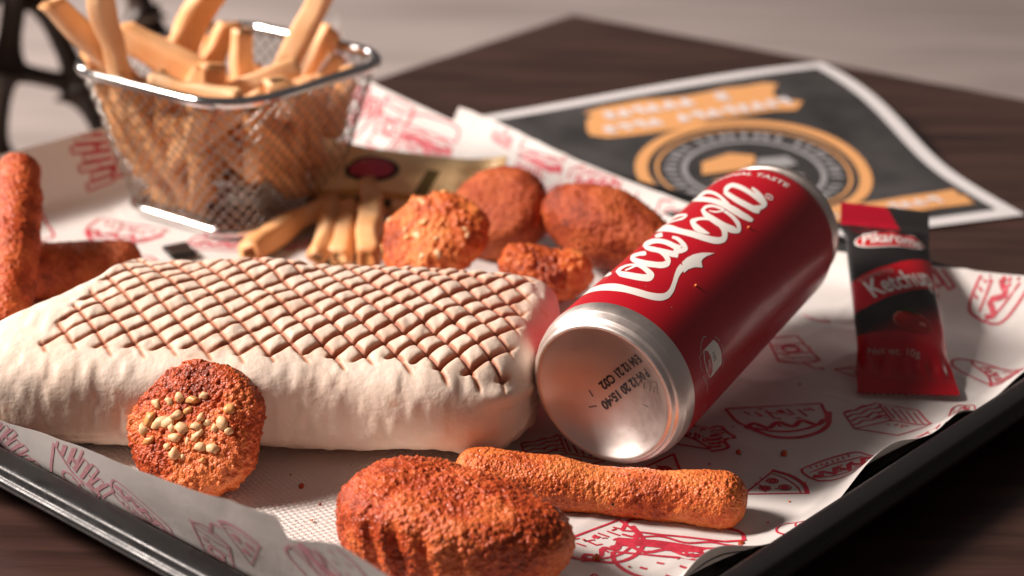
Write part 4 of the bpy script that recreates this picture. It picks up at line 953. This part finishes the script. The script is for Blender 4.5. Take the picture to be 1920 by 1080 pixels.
def fry(p0, p1, wd, label, seed, group='fries', bend_=.0, wd2=None, brown=.0):
    p0 = np.asarray(p0, float); p1 = np.asarray(p1, float); Lg = np.linalg.norm(p1-p0); d = (p1-p0)/Lg; rng = np.random.default_rng(seed)
    s0 = nrm(np.cross(d, [0.13, .2, 1.0])); s1 = np.cross(s0, d); an = rng.uniform(0, np.pi/2); X_ = s0*math.cos(an)+s1*math.sin(an); Y_ = np.cross(d, X_)
    wd2 = wd2 or wd*rng.uniform(.85, 1.05); nr = 30; t = np.linspace(0, 1, nr); t = .5-.5*np.cos(np.pi*t)*.5-.25*(1-2*t); e = np.minimum(t, 1-t)*Lg
    cut = rng.uniform(-.5, .5, 2)
    w_ = np.clip(.80+.20*smooth(e, 0, wd*.15), 0, 1); w_[0] = w_[-1] = .45; t[1] = min(t[1], .0006/Lg); t[-2] = max(t[-2], 1-.0006/Lg)
    ns = 24; th_ = np.linspace(0, 2*np.pi, ns, endpoint=False)+np.pi/ns; c, s = np.cos(th_), np.sin(th_); n_ = 4.0
    sx = np.sign(c)*np.abs(c)**(2/n_); sy = np.sign(s)*np.abs(s)**(2/n_)
    bw = (bend_+rng.uniform(-.045, .045))*Lg*np.sin(np.pi*t); bw2 = rng.uniform(-.035, .035)*Lg*np.sin(np.pi*t)
    V = (p0+d*(t*Lg)[:, None]+X_*bw[:, None]+Y_*bw2[:, None])[:, None]+(w_*wd/2)[:, None, None]*sx[None, :, None]*X_+(w_*wd2/2)[:, None, None]*sy[None, :, None]*Y_
    V = V+d*((cut[0]*wd*.35*(1-smooth(t, 0, .15))+cut[1]*wd*.35*smooth(t, .85, 1))[:, None]*sx[None])[..., None]
    V = V.reshape(-1, 3); V = V+.0005*np.column_stack([vnoise(V, .008, seed*3+k) for k in range(3)])+.0013*np.column_stack([vnoise(V, .02, seed*3+k+7) for k in range(3)])
    Fc = gridf(nr, ns, False, True, True).tolist()+[list(range(ns)), [(nr-1)*ns+k for k in range(ns)][::-1]]
    o = mesh('french_fry', V, Fc, M_FRY)
    ee = np.repeat(np.exp(-e/(wd*.35)), ns); edge = np.tile(np.abs(sx*sy)**3, nr)
    attr(o, 'toast_shade', np.clip(.25+brown+.35*ee*rng.uniform(.3, 1)+.18*edge+.25*vnoise(V, .012, seed), 0, 1))
    return tag(o, label, 'fry', group)
TOPF = [((235, 175, .755), (92, 5, .745), .0100, 'thick fry sticking furthest out to the left of the basket'),
 ((252, 180, .750), (185, -40, .735), .0098, 'tall fry standing at the left of the basket, cut by the picture top'),
 ((405, 170, .775), (232, 62, .790), .0135, 'broad fry leaning left behind the tall left one'),
 ((340, 110, .805), (410, -40, .800), .0130, 'broad fry standing upright at the back of the basket'),
 ((400, 190, .752), (402, 122, .748), .0108, 'short blunt fry end in the middle of the basket'),
 ((440, 195, .768), (455, 58, .770), .0088, 'slim upright fry with a pointed tip in the middle'),
 ((520, 185, .775), (612, -25, .780), .0105, 'long fry leaning right, tallest on the basket\'s right side'),
 ((560, 170, .800), (626, 55, .805), .0100, 'fry leaning right just behind the longest right one'),
 ((285, 152, .738), (446, 186, .722), .0085, 'fry lying across the basket just above the front rim'),
 ((528, 215, .742), (520, 150, .738), .0115, 'stubby fry with its cut end facing the viewer near the front rim'),
 ((585, 180, .778), (632, 105, .785), .0085, 'short fry poking out beside the right corner of the basket'),
 ((225, 185, .765), (170, 98, .760), .0105, 'short fry peeping over the left corner of the basket'),
 ((350, 180, .768), (385, 128, .770), .0095, 'low fry just left of the short blunt end'),
 ((480, 170, .790), (470, 120, .792), .0095, 'low fry between the slim upright one and the longest right one'),
 ((330, 180, .750), (290, 140, .752), .0090, 'low fry below the broad left-leaning one'),
 ((620, 150, .790), (660, 140, .795), .0080, 'small fry tip at the right end of the basket rim'),
 ((500, 150, .760), (558, 128, .765), .0095, 'fry lying between the stubby cut end and the longest right one'),
 ((300, 165, .785), (350, 128, .800), .0095, 'fry tucked behind the one lying above the front rim'),
 ((470, 200, .735), (505, 178, .735), .0090, 'fry end just left of the stubby cut one by the front rim'),
 ((405, 120, .815), (432, 45, .820), .0105, 'fry close to the right of the broad upright back one')]
for k, (a, b, wd, lb) in enumerate(TOPF):
    p0, p1 = at(*a), at(*b); d = nrm(p0-p1); ext = 0.0
    while ext < .055 and (p0+d*(ext+.004))[2] > .018:      # run down into the basket as far as its walls allow
        q = p0+d*(ext+.004); kk = (q[2]-BH0)/(BH1-BH0); lim = .0372+.0168*kk-.008
        if k in (8, ) or max(abs((q[:2]-BC)@B1), abs((q[:2]-BC)@B2)) > lim: break
        ext += .004
    fry(p0+d*ext, p1, wd, lb, 100+k)
rng = np.random.default_rng(12); cnt = 0
inner = []
for side in range(4):
    for j in range((20, 20, 6, 6)[side]):
        inner.append((side, j))
for side, j in inner:
    nrm_, tan_ = ((-B2, B1), (B1, B2), (B2, -B1), (-B1, -B2))[side]
    h0 = rng.uniform(.009, .045); h1 = min(h0+rng.uniform(.012, .045), .067); 
    f0 = -.85+1.7*((j*.618) % 1); f1 = np.clip(f0+rng.uniform(-.9, .9), -.85, .85)
    if side == 1 and h0 < .024 and f0 < .1: h0 += .018; h1 = max(h1, h0+.02)
    pts = []
    for h, ff in ((h0, f0), (h1, f1)):
        kk = (h-BH0)/(BH1-BH0); lim = .0372+.0168*kk-.0065-.0045*(j % 2)
        q = BC+nrm_*lim+tan_*ff*(lim-.008); pts.append((q[0], q[1], h))
    fry(pts[0], pts[1], rng.uniform(.0075, .0095), ('golden fry pressed against the left-hand mesh side inside the basket', 'golden fry pressed against the right-hand mesh side inside the basket', 'fry at the far right side inside the basket, behind the others', 'fry at the far left side inside the basket, behind the others')[side], 200+cnt, ('fries behind the left-hand mesh', 'fries behind the right-hand mesh', 'fries at the far right inside', 'fries at the far left inside')[side], brown=.16); cnt += 1
fry((*(BC-B2*.026-B1*.026), .0095), (*(BC-B2*.027+B1*.012), .0100), .0095, 'fry lying along the bottom front of the basket behind the mesh', 260, 'fries', brown=.1)
for k in range(10):
    a_ = rng.uniform(0, np.pi); c_ = BC+rng.uniform(-.012, .012, 2); hh = .012+.0048*k; d_ = np.array([math.cos(a_), math.sin(a_)])*rng.uniform(.018, .026)
    fry((*(c_-d_), hh), (*(c_+d_), hh+.004), .009, 'fry buried in the middle of the basket under the others', 300+k, 'fries buried in the basket', brown=.16)
LO = [((462, 474, .0062), (632, 380, .0075), .0098, 'leftmost loose fry, pointing away to the right of the basket'),
 ((596, 482, .0060), (622, 388, .0085), .0095, 'second loose fry from the left behind the wrap'),
 ((640, 482, .0060), (655, 392, .0078), .0095, 'third loose fry from the left, half hidden behind the wrap'),
 ((688, 486, .0130), (692, 352, .0165), .0098, 'long loose fry nearest the knobbly nugget, lying on top of the others'),
 ((720, 470, .0062), (668, 400, .0068), .0090, 'loose fry in the shade under the longest loose one'),
 ((640, 395, .0064), (752, 383, .0064), .0090, 'loose fry lying crosswise below the yellow sachet')]
for k, (a, b, wd, lb) in enumerate(LO): fry(on(*a), on(*b), wd, lb, 400+k, 'fries', brown=.15)

# small dark strip behind the wrap and stray crumbs
A, B = on(305, 470, .003), on(352, 462, .003); d = nrm(B-A)
sd = np.array([-d[1], d[0], 0])
Vs = [A-sd*.012, B-sd*.012, B+sd*.002, A+sd*.001]
V = np.concatenate([np.array(Vs), np.array(Vs)+np.array([0, 0, .002])]); 
o = mesh('dark_strip', V, [[3, 2, 1, 0], [4, 5, 6, 7], [0, 1, 5, 4], [1, 2, 6, 5], [2, 3, 7, 6], [3, 0, 4, 7]], M_TRAY, smoothed=False); bm_ = o.modifiers.new('bevel', 'BEVEL'); bm_.width = .0006; bm_.segments = 2
tag(o, 'small dark strip on the paper just behind the wrap', 'strip')
S, Fs = ico(2); rng = np.random.default_rng(8)
CR = [((565, 912), 'stray crumb on the napkin between the two front nuggets'), ((1118, 1046), 'crumb on the paper right of the ridged nugget'), ((1385, 848), 'crumb on the paper right of the can base'), ((905, 590), ''), ((1390, 1020), 'crumb on the paper below the cheese stick'), ((1470, 850), 'crumb on the paper between the can and the right rim')]
for (px, py), lb in CR:
    if not lb: continue
    z_ = .0036 if px < 600 else .0020
    c_ = on(px, py, z_); P = c_+S*(.0008+.0005*rng.random())*(1+.3*vnoise(S*3+px, .8, 2))[:, None]
    o = mesh('crumb', P, Fs, M_INK if False else M_CRUMB_B); attr(o, 'toast_shade', np.full(len(P), .6)); tag(o, lb, 'crumb', 'stray crumbs on the tray')
for k in range(16):
    px, py = [(1180, 1062), (1345, 1040), (1440, 980), (1510, 905), (1375, 800), (1545, 800), (1500, 720), (600, 945), (545, 890), (1690, 800), (1125, 905), (1095, 1012), (1650, 860), (1480, 940), (585, 975), (1330, 870)][k]
    z_ = .0034 if px < 620 else .0017
    c_ = on(px, py, z_); P = c_+S*np.array([1, .8, .6])*(.00035+.0004*rng.random())*(1+.3*vnoise(S*3+px, .8, 2))[:, None]
    o = mesh('crumb', P, Fs, M_CRUMB_B); attr(o, 'toast_shade', np.full(len(P), rng.uniform(.1, .8))); tag(o, 'tiny loose breading crumb scattered on the tray lining', 'crumb', 'tiny loose crumbs')
for px, py, nm in ((1305, 535, 'above'), (1404, 426, 'below')):
    # tiny crumbs stuck on the can's red side
    d = ray(px, py); o_ = CAM-CB; dd_ = d-CX*(d@CX); oo = o_-CX*(o_@CX); A_ = dd_@dd_; B_ = 2*dd_@oo; C_ = oo@oo-.0290**2; t = (-B_-math.sqrt(B_*B_-4*A_*C_))/(2*A_)
    P = CAM+d*t+S*.0005; o = mesh('crumb', P, Fs, M_CRUMB_A); attr(o, 'toast_shade', np.full(len(P), .1))
    tag(o, 'tiny orange crumb on the can next to the tail of the swash' if nm == 'above' else 'tiny orange crumb on the can below the last letters', 'crumb', 'stray crumbs on the tray')
